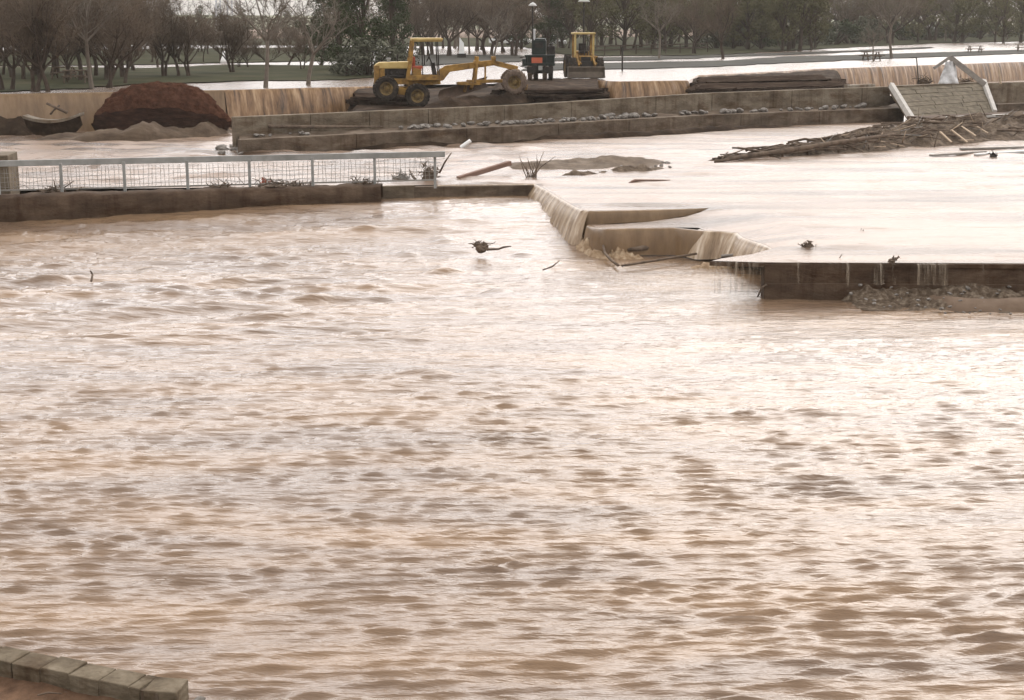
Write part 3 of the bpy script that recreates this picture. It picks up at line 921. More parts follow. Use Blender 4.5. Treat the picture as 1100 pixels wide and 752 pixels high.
# ------------------------------------------------------------------ slabs of broken pavement
def ragged_slab(name, outline, thick, mat, label, cat='slab', rot=None, layers=1, seed=0):
    """outline: 3D top points; torn layers stacked downward, every layer with its own ragged edge and tilt"""
    mb = MB()
    cx = sum((Vector(p) for p in outline), Vector()) / len(outline)
    rr = random.Random(seed)
    for L_ in range(layers):
        pts = []
        n = len(outline)
        inset = (layers - 1 - L_) * .16 + rr.uniform(-.05, .12)
        tilt = Vector((rr.gauss(0, .012), rr.gauss(0, .02), 0))
        for i in range(n):
            a, b = Vector(outline[i]), Vector(outline[(i + 1) % n])
            m_ = max(2, int((b - a).length / .2))
            for k in range(m_):
                q = a.lerp(b, k / m_)
                d = (b - a).normalized()
                j = .30 * fbm((q.x + L_ * 7, q.y, seed), .9, 5, seed) - inset * .6 + (.10 if L_ % 2 else -.14)
                q = q + Vector((d.y, -d.x, 0)) * j + Vector((0, 0, -L_ * thick * 1.06))
                r_ = q - cx
                q.z += .05 * fbm((q.x, q.y, L_), .8, 3, seed) + r_.x * tilt.x + r_.y * tilt.y
                pts.append(q)
        mb.prism([p - Vector((0, 0, thick * rr.uniform(.85, 1.0))) for p in pts], thick)
    # crumbled lumps along the front edge
    for k in range(14 * layers):
        a, b = Vector(outline[0]), Vector(outline[len(outline) // 2 - 1])
        q = a.lerp(b, rr.random()) + Vector((0, rr.uniform(-.35, .1), -rr.uniform(.0, layers * thick)))
        s_ = rr.uniform(.06, .2)
        mb.box(q, (s_ * rr.uniform(1, 2.2), s_, s_ * .7), Matrix.Rotation(rr.uniform(-.4, .4), 3, 'Z') @ Matrix.Rotation(rr.uniform(-.3, .3), 3, 'Y'))
    o = mb.build(name, mat)
    return tag(o, label, cat)
def slab_from(front, back_, z):
    return [at(x, y, z) for x, y in front] + [at(x, y, z) for x, y in reversed(back_)]
ragged_slab('broken_paving', slab_from([(375, 105.5), (410, 105.5), (437, 106.5)], [(378, 99.5), (432, 100)], 3.02), .2, M['asphalt'], 'dark stack of broken paving under the rear wheels of the yellow grader', 'broken paving', layers=3, seed=2)
ragged_slab('broken_paving', slab_from([(528, 100), (580, 100), (655, 98)], [(532, 93), (650, 90)], 3.2), .15, M['asphalt'], 'dark layered paving in front of the loader bucket and grader front wheel', 'broken paving', layers=3, seed=5)
ragged_slab('broken_paving', slab_from([(744, 89), (820, 87.5), (897, 86.5)], [(748, 83.0), (880, 80.5)], 3.22), .2, M['asphalt'], 'upper dark sheet of torn paving right of the small falls', 'broken paving', layers=2, seed=8)
ragged_slab('broken_paving', slab_from([(740, 96), (830, 94), (912, 91.5)], [(748, 87), (905, 85)], 3.16), .16, M['asphalt'], 'lower dark sheet of torn paving lying on the retaining wall top', 'broken paving', layers=3, seed=9)
mb = MB(); a, b = at(911, 93.0, 3.12), at(938, 91.8, 3.12)
mb.beam(a + Vector((0, .3, 0)), b + Vector((0, .3, 0)), .5, .16)
tag(mb.build('concrete_kerb', M['concrete_pale'], bevel=.03), 'short pale kerb piece on the wall top beside the torn paving', 'kerb piece')
mb = MB(); a, b = at(640, 105.5, 2.88), at(738, 101.5, 2.92)
# ------------------------------------------------------------------ red earth mound and what lies left of it
MY = 77.7
mz = at_y(172, 141, MY - 1.5).z
c0 = at_y(174, 141, MY)
c0.z = mz
MH = (at_y(172, 90, MY).z - mz) / 2.12; MW = 148 * MY * 1.03 / FOC / 6.5
bm = bmesh.new()
prof_x = [(-3.15, 0.2), (-2.9, 1.2), (-2.35, 1.72), (-1.4, 2.05), (-.6, 2.15), (.9, 2.16), (1.7, 2.0), (2.4, 1.6), (2.95, 1.1), (3.3, .3)]
nu_, nv_ = 120, 64
V = np.zeros((nv_, nu_, 3))
for i in range(nu_):
    th = 2 * math.pi * i / (nu_ - 1)
    for j in range(nv_):
        t = j / (nv_ - 1)              # 0 top, 1 foot
        t += .045 * math.sin(math.pi * t) ** 2 * noise.fractal(Vector((math.cos(th) * 2.2, math.sin(th) * 2.2, 1)), 1, 2, 4)
        r_ = math.sin(min(t * 1.25, 1) * math.pi / 2) * (1 + .05 * noise.noise(Vector((math.cos(th) * 2, math.sin(th) * 2, 4))))
        x = 3.15 * math.cos(th) * r_; y = 1.9 * math.sin(th) * r_
        top = np.interp(x / max(.25, (1 - .0 * abs(y))), [q[0] for q in prof_x], [q[1] for q in prof_x])
        edge = math.sqrt((x / 3.25) ** 2 + (y / 2.0) ** 2)
        h = top * (1 - edge ** 4 * .62)
        if t > .8:
            # the steep, washed out face at the foot
            k = (t - .8) / .2
            h = lerp(h, -.7, k)
            cut = 0.16 * math.sin(min(1, k * 1.6) * math.pi / 2)
            x *= 1 - cut * .5; y *= 1 - cut
        nz = fbm((x, y, h), .8, 3, 6.0) * .5 + .8 * fbm((x, y, h), 3.0, 5, 2.0)
        x += .13 * nz * math.cos(th); y += .13 * nz * math.sin(th); h += .09 * nz * (t < .95)
        V[j, i] = (c0.x + x * MW, c0.y + y * .8, mz + h * MH)
o = empty('earth_mound', c0)
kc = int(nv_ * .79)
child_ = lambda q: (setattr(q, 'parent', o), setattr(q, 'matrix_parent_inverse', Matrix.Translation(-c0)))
child_(grid_mesh('mound_top', V[:kc + 1].copy(), M['red_earth']))
child_(grid_mesh('mound_face', V[kc:].copy(), M['dark_earth']))  # lower face of the mound in a darker earth colour
tag(o, 'big rounded heap of red brown earth by the upper weir', 'earth mound')
bank('mud_bank', [(25, 153), (95, 155.5), (150, 154), (200, 151), (250, 146)], 2.7, M['mud_bank'], lambda s: .60 * min(1, 5 * s, 6 * (1 - s)) * (1 + .25 * math.sin(14 * s + 1)), seed=3.5, namp=.8, nscale=.6, label='pale silt bank under the red earth heap', cat='mud bank', sharp=.4, rough=.03)
bank('mud_bank', [(-120, 152), (-40, 150), (15, 148), (32, 148)], 3.0, M['mud'], lambda s: .85 * min(1, 5 * s, 3 * (1 - s)), seed=4.5, namp=.6, label='dark earth hump at the far left under the smooth falls', cat='mud bank', sharp=.6)
# curved broken channel piece
cs = empty('concrete_channel', at(55, 145, 1.25), label='curved broken concrete piece like a shallow boat beside the red heap', cat='concrete piece')
p0 = at(24, 124, 2.25)
p1 = at_y(85, 121.5, p0.y)
ax = (p1 - p0); Lc = ax.length; ax.normalize(); side_ = Vector((0, 1, 0))
V = np.zeros((9, 26, 3)); mb = MB(); body = MB()
up = []; 
for i in range(26):
    t = i / 25
    sag = .30 * (1 - (2 * t - 1) ** 2)
    up.append(p0 + ax * Lc * t + Vector((0, 0, -sag)))
for i in range(25):
    a, b = up[i], up[i + 1]
    th = .14
    vs = [a, b, b + side_ * .9, a + side_ * .9]
    mb.add(vs + [v - Vector((0, 0, th)) for v in vs], [(0, 1, 2, 3), (7, 6, 5, 4), (0, 4, 5, 1), (2, 6, 7, 3), (1, 5, 6, 2), (0, 3, 7, 4)])
    t = i / 25
    d0 = .95 * math.sin(math.pi * (.08 + .84 * t)) ** .5
    d1 = .95 * math.sin(math.pi * (.08 + .84 * (t + .04))) ** .5
    body.add([a + Vector((0, .12, -th)), b + Vector((0, .12, -th)), b + Vector((0, .5, -th - d1)), a + Vector((0, .5, -th - d0))], [(0, 1, 2, 3)])
child(mb.build('rim', M['concrete_pale']), cs)
child(body.build('hull', M['mud']), cs)
Yc = p0.y + .3
stick('plank', [at_y(50, 111, Yc), at_y(72, 121, Yc)], [.07, .09], M['wood'], 'dark plank leaning across the curved concrete piece, pointing left', 'plank')
stick('branch', [at_y(64, 113, Yc + .2), at_y(57, 119, Yc + .1), at_y(54, 123, Yc)], [.05, .05, .06], M['wood'], 'short dark branch crossing the plank on the curved concrete piece', 'branch')

# ------------------------------------------------------------------ concrete sill, fence deck, fence
def box_between(mb, a, b, depth, z0, z1):
    """upright box whose front face runs a->b (plan), going back by depth"""
    a, b = Vector(a), Vector(b)
    d = Vector((b.x - a.x, b.y - a.y, 0)).normalized(); nb = Vector((-d.y, d.x, 0)) * depth
    vs = [Vector((q.x, q.y, z)) for z in (z0, z1) for q in (a, b, b + nb, a + nb)]
    mb.add(vs, [(3, 2, 1, 0), (4, 5, 6, 7), (0, 1, 5, 4), (1, 2, 6, 5), (2, 3, 7, 6), (3, 0, 4, 7)])
mb = MB(); box_between(mb, at(408, 200.5, 1.2), at(574, 198.2, 1.2), .5, -.5, 1.175)
tag(mb.build('weir_sill', M['concrete_dark'], bevel=.03), 'low concrete sill with brown water running over its right end', 'sill')
mb = MB(); box_between(mb, at(409, 200.6, 1.2) + Vector((0, -.05, 0)), at(446, 199.8, 1.2) + Vector((0, -.05, 0)), .25, -.3, 1.22)
tag(mb.build('sill_block', M['concrete'], bevel=.03), 'pale dry concrete block at the right end of the fence deck', 'concrete block')
# deck: long beam, ragged with silt, undercut
da, db = at(-260, 219, 1.35), at(409, 199.5, 1.35)
V = np.zeros((9, 220, 3))
for i in range(220):
    t = i / 219
    p = da.lerp(db, t)
    prof = [(-.02, -1.4), (0.12, -.95 + .10 * math.sin(t * 23)), (-.02, -.62 + .07 * fbm((p.x, 0, 0), .5, 3, 2)), (-.04, -.3), (-.03, -.06), (.1, .0), (.35, .03), (.7, 0.02), (.95, -.5)]
    for j, (dy, dz) in enumerate(prof):
        nz = fbm((p.x, dy * 2, dz), 1.5, 4, 3.0)
        V[j, i] = (p.x, p.y + dy + .05 * nz, p.z + dz + (.06 * nz if 3 < j < 8 else .03 * nz))
tag(grid_mesh('fence_deck', V, M['concrete_wet']), 'long dark muddy concrete deck beam carrying the fence', 'deck')
fen = empty('fence', at(200, 205, 1.36), label='grey galvanised railing with wire mesh along the muddy deck', cat='fence')
post_px = [(-140, 212.5), (-72, 211), (-4, 210.5), (64, 208.5), (132, 206.5), (200, 204.8), (267, 203), (335, 201), (402, 199), (467, 197.2)]
posts = [at(x, y, 1.36) for x, y in post_px]
RH = .98
for p in posts:
    mb = MB(); mb.box((p.x, p.y + .3, p.z + RH / 2 - .1), (.09, .07, RH + .2))
    child(mb.build('post', M['galv']), fen)
ra = posts[0] + Vector((0, .3, RH)); rb = posts[-1] + Vector((.35, .3, RH + .02))
mb = MB(); mb.beam(ra, rb, .08, .20)
child(mb.build('top_rail', M['galv'], bevel=.015), fen)
mb = MB(); mb.beam(posts[0] + Vector((0, .3, .10)), posts[-1] + Vector((0, .3, .10)), .04, .05)
child(mb.build('bottom_rail', M['wire']), fen)
for a, b in zip(posts, posts[1:]):
    mb = MB()
    a_, b_ = a + Vector((.05, .3, 0)), b + Vector((-.05, .3, 0))
    nvv = 14
    for k in range(1, nvv):
        q = a_.lerp(b_, k / nvv) + Vector((random.uniform(-.03, .03), 0, 0))
        mb.tube(q + Vector((0, 0, .12)), q + Vector((random.uniform(-.05, .05), 0, RH - .12)), .0075, n=4, caps=False)
    for k in range(1, 5):
        h = .1 + k * (RH - .22) / 5
        prev = a_ + Vector((0, 0, h))
        for m_ in range(1, 7):
            q = a_.lerp(b_, m_ / 6) + Vector((0, 0, h + random.uniform(-.03, .03)))
            mb.tube(prev, q, .0065, n=4, caps=False); prev = q
    child(mb.build('wire_panel', M['wire']), fen)
mb = MB(); q0 = at(-60, 211, 1.2); q1 = at(12.5, 210, 1.2)
box_between(mb, q0 + Vector((0, -.1, 0)), q1 + Vector((0, -.1, 0)), 1.6, 0, 2.55)
tag(mb.build('concrete_pier', M['concrete'], bevel=.03), 'weathered concrete pier ending the fence at the photo\'s left edge', 'pier')
# debris caught on deck and fence
def tangle(name, centre, r, h, n, mat, label, cat='debris', mound=True, wire=.014, parts=None):
    mb = MB()
    c = Vector(centre)
    for _ in range(n):
        a = c + Vector((random.gauss(0, r * .5), random.gauss(0, r * .3), random.uniform(0, h * .6)))
        d = Vector((random.gauss(0, 1), random.gauss(0, .6), random.uniform(.0, .8))).normalized() * random.uniform(.3, 1.0) * r
        m_ = a + d * .5 + Vector((random.gauss(0, .05), random.gauss(0, .05), random.gauss(0, .05)))
        e = a + d; e.z = max(e.z, c.z - .02)
        w_ = random.uniform(.6, 2.2) * wire
        mb.path([a, m_, e], [w_, w_ * .8, w_ * .4], 4)
    if mound:
        bm = bmesh.new(); bmesh.ops.create_icosphere(bm, subdivisions=3, radius=1)
        vs = []
        for v in bm.verts:
            f = 1 + .5 * fbm(v.co, 1.4, 4, c.x)
            q = v.co * f
            vs.append(c + Vector((q.x * r * .62, q.y * r * .4, q.z * h * .5)))
        fs = [tuple(v.index for v in f.verts) for f in bm.faces]
        mb.add(vs, fs); bm.free()
    return tag(mb.build(name, mat), label, cat)
tangle('debris_clump', at(461, 193.5, 1.3) + Vector((0, .3, 0)), .42, .75, 45, M['wood'], 'tall dark debris clump caught on the right end of the fence')
tangle('debris_clump', at(431, 193.5, 1.28) + Vector((0, .5, 0)), .34, .32, 40, M['wood_grey'], 'grey twiggy clump behind the last fence bay', mound=True)
stick('branch', [at(446, 192.5, 1.3), at(443, 189, 1.35), at(440, 182.5, 1.5)], [.05, .05, .03], M['wood'], 'short forked dark branch between two debris clumps at the fence end', 'branch')
Yf = posts[-1].y + .4
stick('branch', [at_y(472, 186, Yf), at_y(478, 174, Yf), at_y(485, 164, Yf)], [.035, .03, .02], M['wood'], 'thin dark branch leaning right from the fence end', 'branch')
for px, py, s, lab in ((55, 207, .3, 'left of the first post'), (290, 201.5, .34, 'behind the long middle bays'), (240, 203, .22, 'under the middle of the railing'), (315, 200.5, .2, 'beside a reddish scrap'), (385, 198.5, .2, 'near the sill')):
    tangle('debris_clump', at(px, py, 1.37) + Vector((0, .25, 0)), s * 2.2, s * .5, 26, M['wood'], 'low dark twig debris on the fence deck %s' % lab)
tangle('debris_scrap', at(283, 199, 1.36) + Vector((0, .2, 0.05)), .16, .3, 5, M['red_seat'], 'small reddish scrap caught at the foot of the fence', 'scrap')
# white pole, beam, dead shrub, sand bars in the pool
mb = MB(); mb.tube(at(495, 158.5, 1.22), at_y(505.5, 151, at(495, 158.5, 1.22).y), .09, n=12)
tag(mb.build('white_pole', M['white'], smooth=False, bevel=.01), 'short white pole end sticking up out of the pool', 'pole')
p = at(492, 192, 1.18)
mb = MB(); mb.beam(p, at_y(548, 175, p.y + 1.6), .2, .17)
tag(mb.build('timber', M['wood_red'], bevel=.02), 'long reddish brown timber slanting up out of the pool', 'timber')
p = at(568, 191, 1.2)
dead = MB()
for k in range(16):
    a = p + Vector((random.uniform(-.15, .35), random.uniform(-.1, .3), 0))
    b = a + Vector((random.gauss(.15, .25), random.gauss(0, .15), random.uniform(.4, 1.0)))
    dead.path([a, a.lerp(b, .5) + Vector((random.gauss(0, .06), 0, 0)), b], [.022, .016, .008], 4)
tag(dead.build('dead_shrub', M['wood']), 'spiky dead shrub poking out of the pool behind the step', 'shrub')
bank('sand_bar', [(530, 184.5), (580, 186), (640, 184), (690, 181), (722, 180)], 3.6, M['mud_light'], lambda s: .24 * min(1, 6 * s, 6 * (1 - s)), base_z=1.14, seed=6.1, namp=.9, label='flat pale gravel bar in the middle of the pool', cat='gravel bar')
bank('sand_bar', [(584, 192.5), (620, 191), (660, 187), (720, 184.5)], .9, M['debris'], lambda s: .30 * min(1, 6 * s, 6 * (1 - s)), base_z=1.14, seed=7.3, namp=1.2, label='thin dark debris bar in front of the pale gravel bar', cat='debris bar')
for k in range(26):
    p = at(random.uniform(640, 722), random.uniform(171, 180), 1.22)
    stone(p, random.uniform(.05, .13), 'small pale stone on the gravel bar in the pool', 'stones on the gravel bar')
stick('branch', [at(676, 197.2, 1.2), at(682, 193.8, 1.28), at(720, 193.6, 1.2)], [.05, .05, .02], M['wood_red'], 'low reddish branch lying in the sheet of water right of the bars', 'branch')

# ------------------------------------------------------------------ driftwood ridge on the right
bank('debris_ridge', [(768, 175), (840, 171), (900, 168), (960, 163), (1020, 158), (1100, 153), (1260, 147)], lambda s: 1.0 + 6 * min(1, 1.6 * s), M['debris'], lambda s: (.12 + .80 * min(1, 1.5 * s)), base_z=1.12, seed=8.8, namp=.55, nscale=.9, label='long silted ridge of flood debris running to the photo\'s right edge', cat='debris ridge', nu=190, nv=44, sharp=.8, rough=.16)
def ridge_pt(s_, t):
    fr = [(768, 175), (840, 171), (900, 168), (960, 163), (1020, 158), (1100, 153), (1260, 147)]
    k = s_ * 6; a = int(min(k, 5)); u = k - a
    p = at(lerp(fr[a][0], fr[a + 1][0], u), lerp(fr[a][1], fr[a + 1][1], u), 1.12)
    p.y += t * (1.0 + 6 * min(1, 1.6 * s_))
    p.z = 1.12 + (.12 + .80 * min(1, 1.5 * s_)) * math.sin(math.pi * t) ** .8
    return p
for k in range(120):
    s_ = random.uniform(.02, .9); p = ridge_pt(s_, random.uniform(.05, .6)) + Vector((0, -.15, .10 + .12 * s_))
    L_ = random.uniform(.5, 2.2)
    d = Vector((random.gauss(1, .35), random.gauss(.25, .3), random.gauss(.05, .12))).normalized() * L_
    r_ = random.uniform(.02, .065)
    where = 'near its low left tip' if s_ < .25 else 'on its middle' if s_ < .62 else 'on its high right part'
    stick('branch', [p - d * .5, p + Vector((0, 0, random.gauss(.03, .05))), p + d * .5], [r_, r_, r_ * .5], M['wood'], 'drab brown branch lying on the debris ridge %s' % where, 'branch', 'branches on the debris ridge')
for k, s_ in enumerate((.17, .245, .34, .43, .52)):
    p = ridge_pt(s_, .06)
    hgt = random.uniform(.18, .5)
    stick('stake', [p, p + Vector((random.gauss(0, .05), 0, hgt))], [.06, .045], M['wood'], 'dark stump of a stake along the front foot of the debris ridge', 'stake', 'stakes along the debris ridge')
# long edge log along the crest
stick('log', [at(768, 174, 1.25), at(800, 168, 1.35), at(850, 161, 1.55), at(900, 153, 1.75), at(962, 144, 1.95)], [.06, .10, .12, .11, .07], M['wood'], 'long dark log along the left crest of the debris ridge', 'log')
for k in range(46):
    s_ = random.uniform(.3, .86); p = ridge_pt(s_, random.uniform(.0, .55)) + Vector((0, -.2, .15))
    L_ = random.uniform(.4, 1.3)
    d = Vector((random.gauss(.3, .8), random.gauss(-.2, .4), random.gauss(.35, .35))).normalized() * L_
    r_ = random.uniform(.015, .035)
    stick('branch', [p - d * .4, p + d * .6], [r_, r_ * .6], M[random.choice(('wood_pale', 'wood_grey', 'mud_light'))], 'thin pale stick poking out of the debris ridge', 'branch', 'pale sticks in the debris ridge', n=5)
# loose pale palings
for k, (x0, y0, x1, y1) in enumerate(((1009, 146, 1021, 156), (1021, 144, 1038, 156), (1032, 140, 1047, 149), (1045, 138, 1060, 146), (1066, 132, 1084, 137), (1078, 133, 1100, 138))):
    p = at(x1, y1, 1.45); q = at_y(x0, y0, p.y + .7)
    mb = MB(); mb.beam(p + Vector((0, -.1, .15)), q + Vector((0, -.1, .2)), .10, .04)
    tag(mb.build('paling', M['wood_pale']), 'pale yellowish paling stuck slanting in the debris ridge, %s from the left' % ('first', 'second', 'third', 'fourth', 'fifth', 'last')[k], 'paling', 'palings in the debris ridge')
for k, (x0, y0, x1, y1, m_, lab) in enumerate(((1000, 167, 1058, 163, 'wood_grey', 'long grey plank afloat in front of the debris ridge'), (1032, 160, 1100, 158, 'wood_grey', 'grey plank half under the right end of the debris ridge'), (1048, 166, 1110, 162, 'white_dim', 'paler plank nearest the camera before the debris ridge'))):
    mb = MB(); mb.beam(at(x0, y0, 1.24), at(x1, y1, 1.27), .22, .07)
    tag(mb.build('plank', M[m_]), lab, 'plank')
tangle('debris_clump', at(1067, 168, 1.2), .22, .3, 8, M['iron'], 'small black lump beside the floating planks on the right')
# concrete deck edge behind the ridge on the right
sl = empty('concrete_slab', at(1060, 126, 1.95), label='concrete slab with a pale edge behind the debris ridge on the right', cat='slab')
mb = MB(); a, b = at(1021, 125.5, 2.16), at(1200, 117.5, 2.16)
box_between(mb, a, b, .35, 2.03, 2.16)
child(mb.build('pale_edge', M['white_edge'], bevel=.02), sl)
mb = MB(); box_between(mb, a + Vector((0, .03, 0)), b + Vector((0, .03, 0)), 3.0, 1.0, 2.028)
child(mb.build('slab_face', M['concrete_wet']), sl)
# A-frame of planks with a tarpaulin at the top of the masonry
Ya = TL.y + .75
apex = at_y(1020.5, 61.5, Ya)
for x, y, wd_, lab in ((1003, 73.5, .16, 'short left leg of the plank frame above the block panel'), (1058, 91, .30, 'long right plank of the leaning frame above the block panel')):
    foot = at_y(x, y, Ya - .15)
    mb = MB(); mb.beam(apex, foot, wd_, .09, up=(0, 1, 0))
    tag(mb.build('plank', M['wood_grey']), lab, 'plank', 'leaning planks of the frame above the block panel')
tv = np.zeros((14, 16, 3))
for j in range(14):
    for i in range(16):
        u, v = i / 15, j / 13
        px = lerp(lerp(1016, 1008, v), lerp(1026, 1029, v), u); py = lerp(66, 90, v)
        q = at_y(px, py, Ya + .05 - .35 * math.sin(u * math.pi) * (0.3 + v))
        q.y += .22 * fbm((u * 3, v * 2, 0), 1.1, 3, 4)
        tv[j, i] = q
o = grid_mesh('tarpaulin', tv, M['tarp'])
md = o.modifiers.new('thick', 'SOLIDIFY'); md.thickness = .02
tag(o, 'crumpled dirty white tarpaulin hanging under the plank frame', 'tarpaulin')
for px, y0, y1, m_, lab in ((987, 62, 90, 'iron', 'thin dark rod standing left of the plank frame'), (1075, 72, 90, 'wood_pale', 'pale brown post standing right of the plank frame')):
    Yp = Ya + .3
    mb = MB(); mb.tube(at_y(px - 2.5, y0, Yp), at_y(px, y1, Yp), .06 if m_ == 'wood_pale' else .035, n=6)
    if m_ == 'iron': mb.tube(at_y(px - 9, y0, Yp), at_y(px - 2, y0, Yp), .03, n=5)
    tag(mb.build('post', M[m_]), lab, 'post')
tangle('debris_clump', at(995, 90.5, 3.1) + Vector((0, .7, 0)), .6, .55, 40, M['debris'], 'brown brush heap on the wall top beside the dark rod')
tangle('debris_clump', at(1040, 89.5, 3.1) + Vector((0, .7, 0)), .6, .35, 30, M['debris'], 'low brush heap under the long plank above the block panel')

# ------------------------------------------------------------------ dark deck wall, lower right, with its rubble
dk = empty('deck_wall', at(960, 300, .5), label='dark wet concrete wall under the sheet of water at lower right', cat='wall')
mb = MB(); a, b = at(822, 283.2, .93), at(1700, 287.5, .93)
d = (b - a).normalized(); nb = Vector((-d.y, d.x, 0))
box_between(mb, a + nb * .06, b + nb * .06, .6, -.8, .915)
child(mb.build('wall_face', M['concrete_wet'], bevel=.02), dk)
mb = MB(); box_between(mb, a + nb * .02, b + nb * .02, .3, -.8, .42)
child(mb.build('footing', M['concrete_wet'], bevel=.02), dk)
mb = MB(); sp_ = [at(762, 280.3, .945), at(818, 282.0, .945), at(1500, 286.5, .945), at(1500, 270, .945), at(832, 268, .945), at(775, 277.9, .945)]
sp_ = [Vector((p.x, p.y, .82)) for p in sp_]
mb.prism(sp_, .115)
child(mb.build('deck_slab', M['concrete_wet'], bevel=.015), dk)
for k, (x0, x1, zb) in enumerate(((846, 870, .42), (884, 913, .36), (938, 962, .42), (985, 1018, .42), (1050, 1062, .42), (768, 820, .15))):
    ef = [(765, 280.4), (818, 281.9), (1100, 283.2)]
    lip = [at(lerp(x0, x1, q / 4), interp(lerp(x0, x1, q / 4), ef) + .25, .945) for q in range(5)]
    tag(curtain('waterfall', lip, [zb, zb - .03, zb + .02, zb - .02, zb], M['drip' if k != 3 else 'drip_full'], out=.06, seed=20 + k, streak=.04, nu=24, rows=10), kind='structure')
tag(curtain('waterfall', [at(822, 299.5, .43), at(912, 300, .43)], [.05, .02], M['drip_full'], out=.06, seed=33, streak=.05), kind='structure')
bank('rubble_bank', [(905, 324), (925, 332), (1000, 335), (1100, 337), (1300, 343)], 2.6, M['gravel'], lambda s: .42, base_z=.0, seed=9.9, namp=.5, nscale=1.2, label='grey rubble bank at the foot of the dark deck wall', cat='rubble bank', nu=260, nv=44, wedge=True, rough=.10)
bank('sand_bank', [(985, 333), (1030, 339.5), (1100, 341), (1200, 343)], 1.6, M['sand'], lambda s: .34 * min(1, 4 * s + .1), base_z=-.09, seed=10.4, namp=.25, label='smooth tan sand patch in front of the grey rubble', cat='sand bank')
for k in range(45):
    px = random.uniform(912, 1098); py = random.uniform(308, 330)
    p = at(px, py, .25); p.z = .02 + .42 * float(1 - sstep(306, 331, py)) + .03
    stone(p, random.uniform(.025, .065), 'small stone of the rubble at the foot of the dark deck wall', 'stones at the foot of the deck wall')
stick('branch', [at(814, 319, .1), at(818, 309, .35), at(823, 306, .38), at(826, 309, .3)], [.02, .025, .025, .015], M['wood'], 'small bent dark root at the left corner of the deck wall', 'branch')

# pipe frame in the pool below the steps, other flotsam
stick('pipe', [at(648, 264, .35), at(650, 272, .22), at(656, 279, .16), at(664, 285, .12)], .04, M['wood'], 'dark pipe end bent down below the second step', 'pipe')
stick('pipe', [at(668, 285.5, .14), at(700, 280.5, .17), at(748, 272.5, .22)], .036, M['wood'], 'long dark pipe lying in the pool below the steps', 'pipe')
stick('pipe', [at(775, 275, .35), at(808, 271.5, .5)], .04, M['wood_grey'], 'short grey pipe at the foot of the streaked fall', 'pipe')
stick('log', [at(674, 268.5, .2), at(690, 266.5, .26), at(706, 266, .24)], [.06, .09, .05], M['wood'], 'dark log lying against the foot of the second step', 'log')
tangle('debris_clump', at(710, 265.5, .2), .25, .22, 14, M['wood_pale'], 'tan froth of twigs at the log below the second step')
tangle('debris_clump', at(517, 266.5, .28), .28, .28, 26, M['wood'], 'dark floating clump alone in the river left of the steps')
stick('branch', [at(523, 268, .3), at(536, 267.5, .33), at(541, 265.5, .4), at(549, 264.5, .5)], [.045, .03, .03, .015], M['wood'], 'thin dark stick trailing right of the floating clump', 'branch')
stick('branch', [at(583, 290, .12), at(593, 286.5, .2), at(601, 280, .3)], [.02, .022, .015], M['wood'], 'lone curved twig in the river below the steps', 'branch')
stick('branch', [at(98, 302, .2), at(99.5, 295, .3), at(97, 291, .42)], [.03, .025, .02], M['wood'], 'short dark snag standing in the rapids on the left', 'snag')
tangle('debris_clump', at(868, 267.5, .98), .17, .26, 16, M['wood'], 'round dark tangle standing on the white sheet above the deck wall')
tangle('debris_clump', at(958, 280.5, .97), .14, .10, 10, M['wood'], 'small dark twigs at the edge of the deck wall')
tangle('debris_clump', at(924, 251.5, 1.0), .09, .06, 6, M['wood'], 'tiny dark speck of debris on the white sheet')
stick('branch', [at(902, 277, .96), at(904.5, 273, 1.05)], [.012, .01], M['wood'], 'tiny upright twig near the deck wall edge', 'twig')
stick('plank', [at(1001, 246, 1.08), at(1024, 244.5, 1.1)], [.05, .05], M['wood_red'], 'reddish plank lying far out on the white sheet', 'plank')
bank('sand_bar', [(910, 268), (980, 262), (1060, 253), (1110, 249)], .8, M['mud_light'], lambda s: .055 * min(1, 5 * s + .2), base_z=.985, seed=11.5, namp=1.0, nscale=1.5, label='faint silt streak just breaking the white sheet on the right', cat='silt bar')

# ------------------------------------------------------------------ near block wall and dirt, bottom left
wz = .62
k0, k1 = at(-160, 660, wz), at(198.5, 738, wz)       # back top edge
f0, f1 = at(-160, 676, wz), at(150, 740.2, wz)
bw = empty('block_wall', at(80, 730, .45), label='low wall of weathered concrete blocks in the near bottom left corner', cat='wall')
Ltot = (f1 - f0).length
dirw = (f1 - f0).normalized(); nw = Vector((-dirw.y, dirw.x, 0))
wth = abs((k0 - f0).dot(nw))
mb = MB(); cap = MB()
x = 0
while x < Ltot - .05:
    wl = min(.36, Ltot - x)
    c = f0 + dirw * (x + wl / 2) + nw * (wth / 2)
    jig = random.uniform(-.012, .012)
    mb.box((c.x - nw.x * .0, c.y + jig, wz - .10 + random.uniform(-.006, .006)), (wl - random.uniform(.012, .022), wth + random.uniform(-.01, .01), .2), Matrix.Rotation(math.atan2(dirw.y, dirw.x) + random.uniform(-.015, .015), 3, 'Z'))
    x += .36
end = f1 + dirw * .10 + nw * (wth / 2)
mb.box((end.x + .08, end.y, wz - .11), (.34, wth * 1.06, .22), Matrix.Rotation(math.atan2(dirw.y, dirw.x) + .25, 3, 'Z'))
child(mb.build('blocks', M['block'], bevel=.012), bw)
mb = MB(); mb.beam(f0 + nw * wth / 2 + Vector((0, 0, -.11)), f1 + nw * wth / 2 + Vector((0, 0, -.11)), wth * .93, .19)
child(mb.build('mortar', M['block']), bw)
mb = MB()
mid0, mid1 = f0 + nw * wth / 2, f1 + dirw * .2 + nw * wth / 2
mb.beam(mid0 + Vector((0, 0, -.45)), mid1 + Vector((0, 0, -.45)), wth * .92, .86)
child(mb.build('footing', M['concrete_dark']), bw)
V = np.zeros((40, 90, 3))
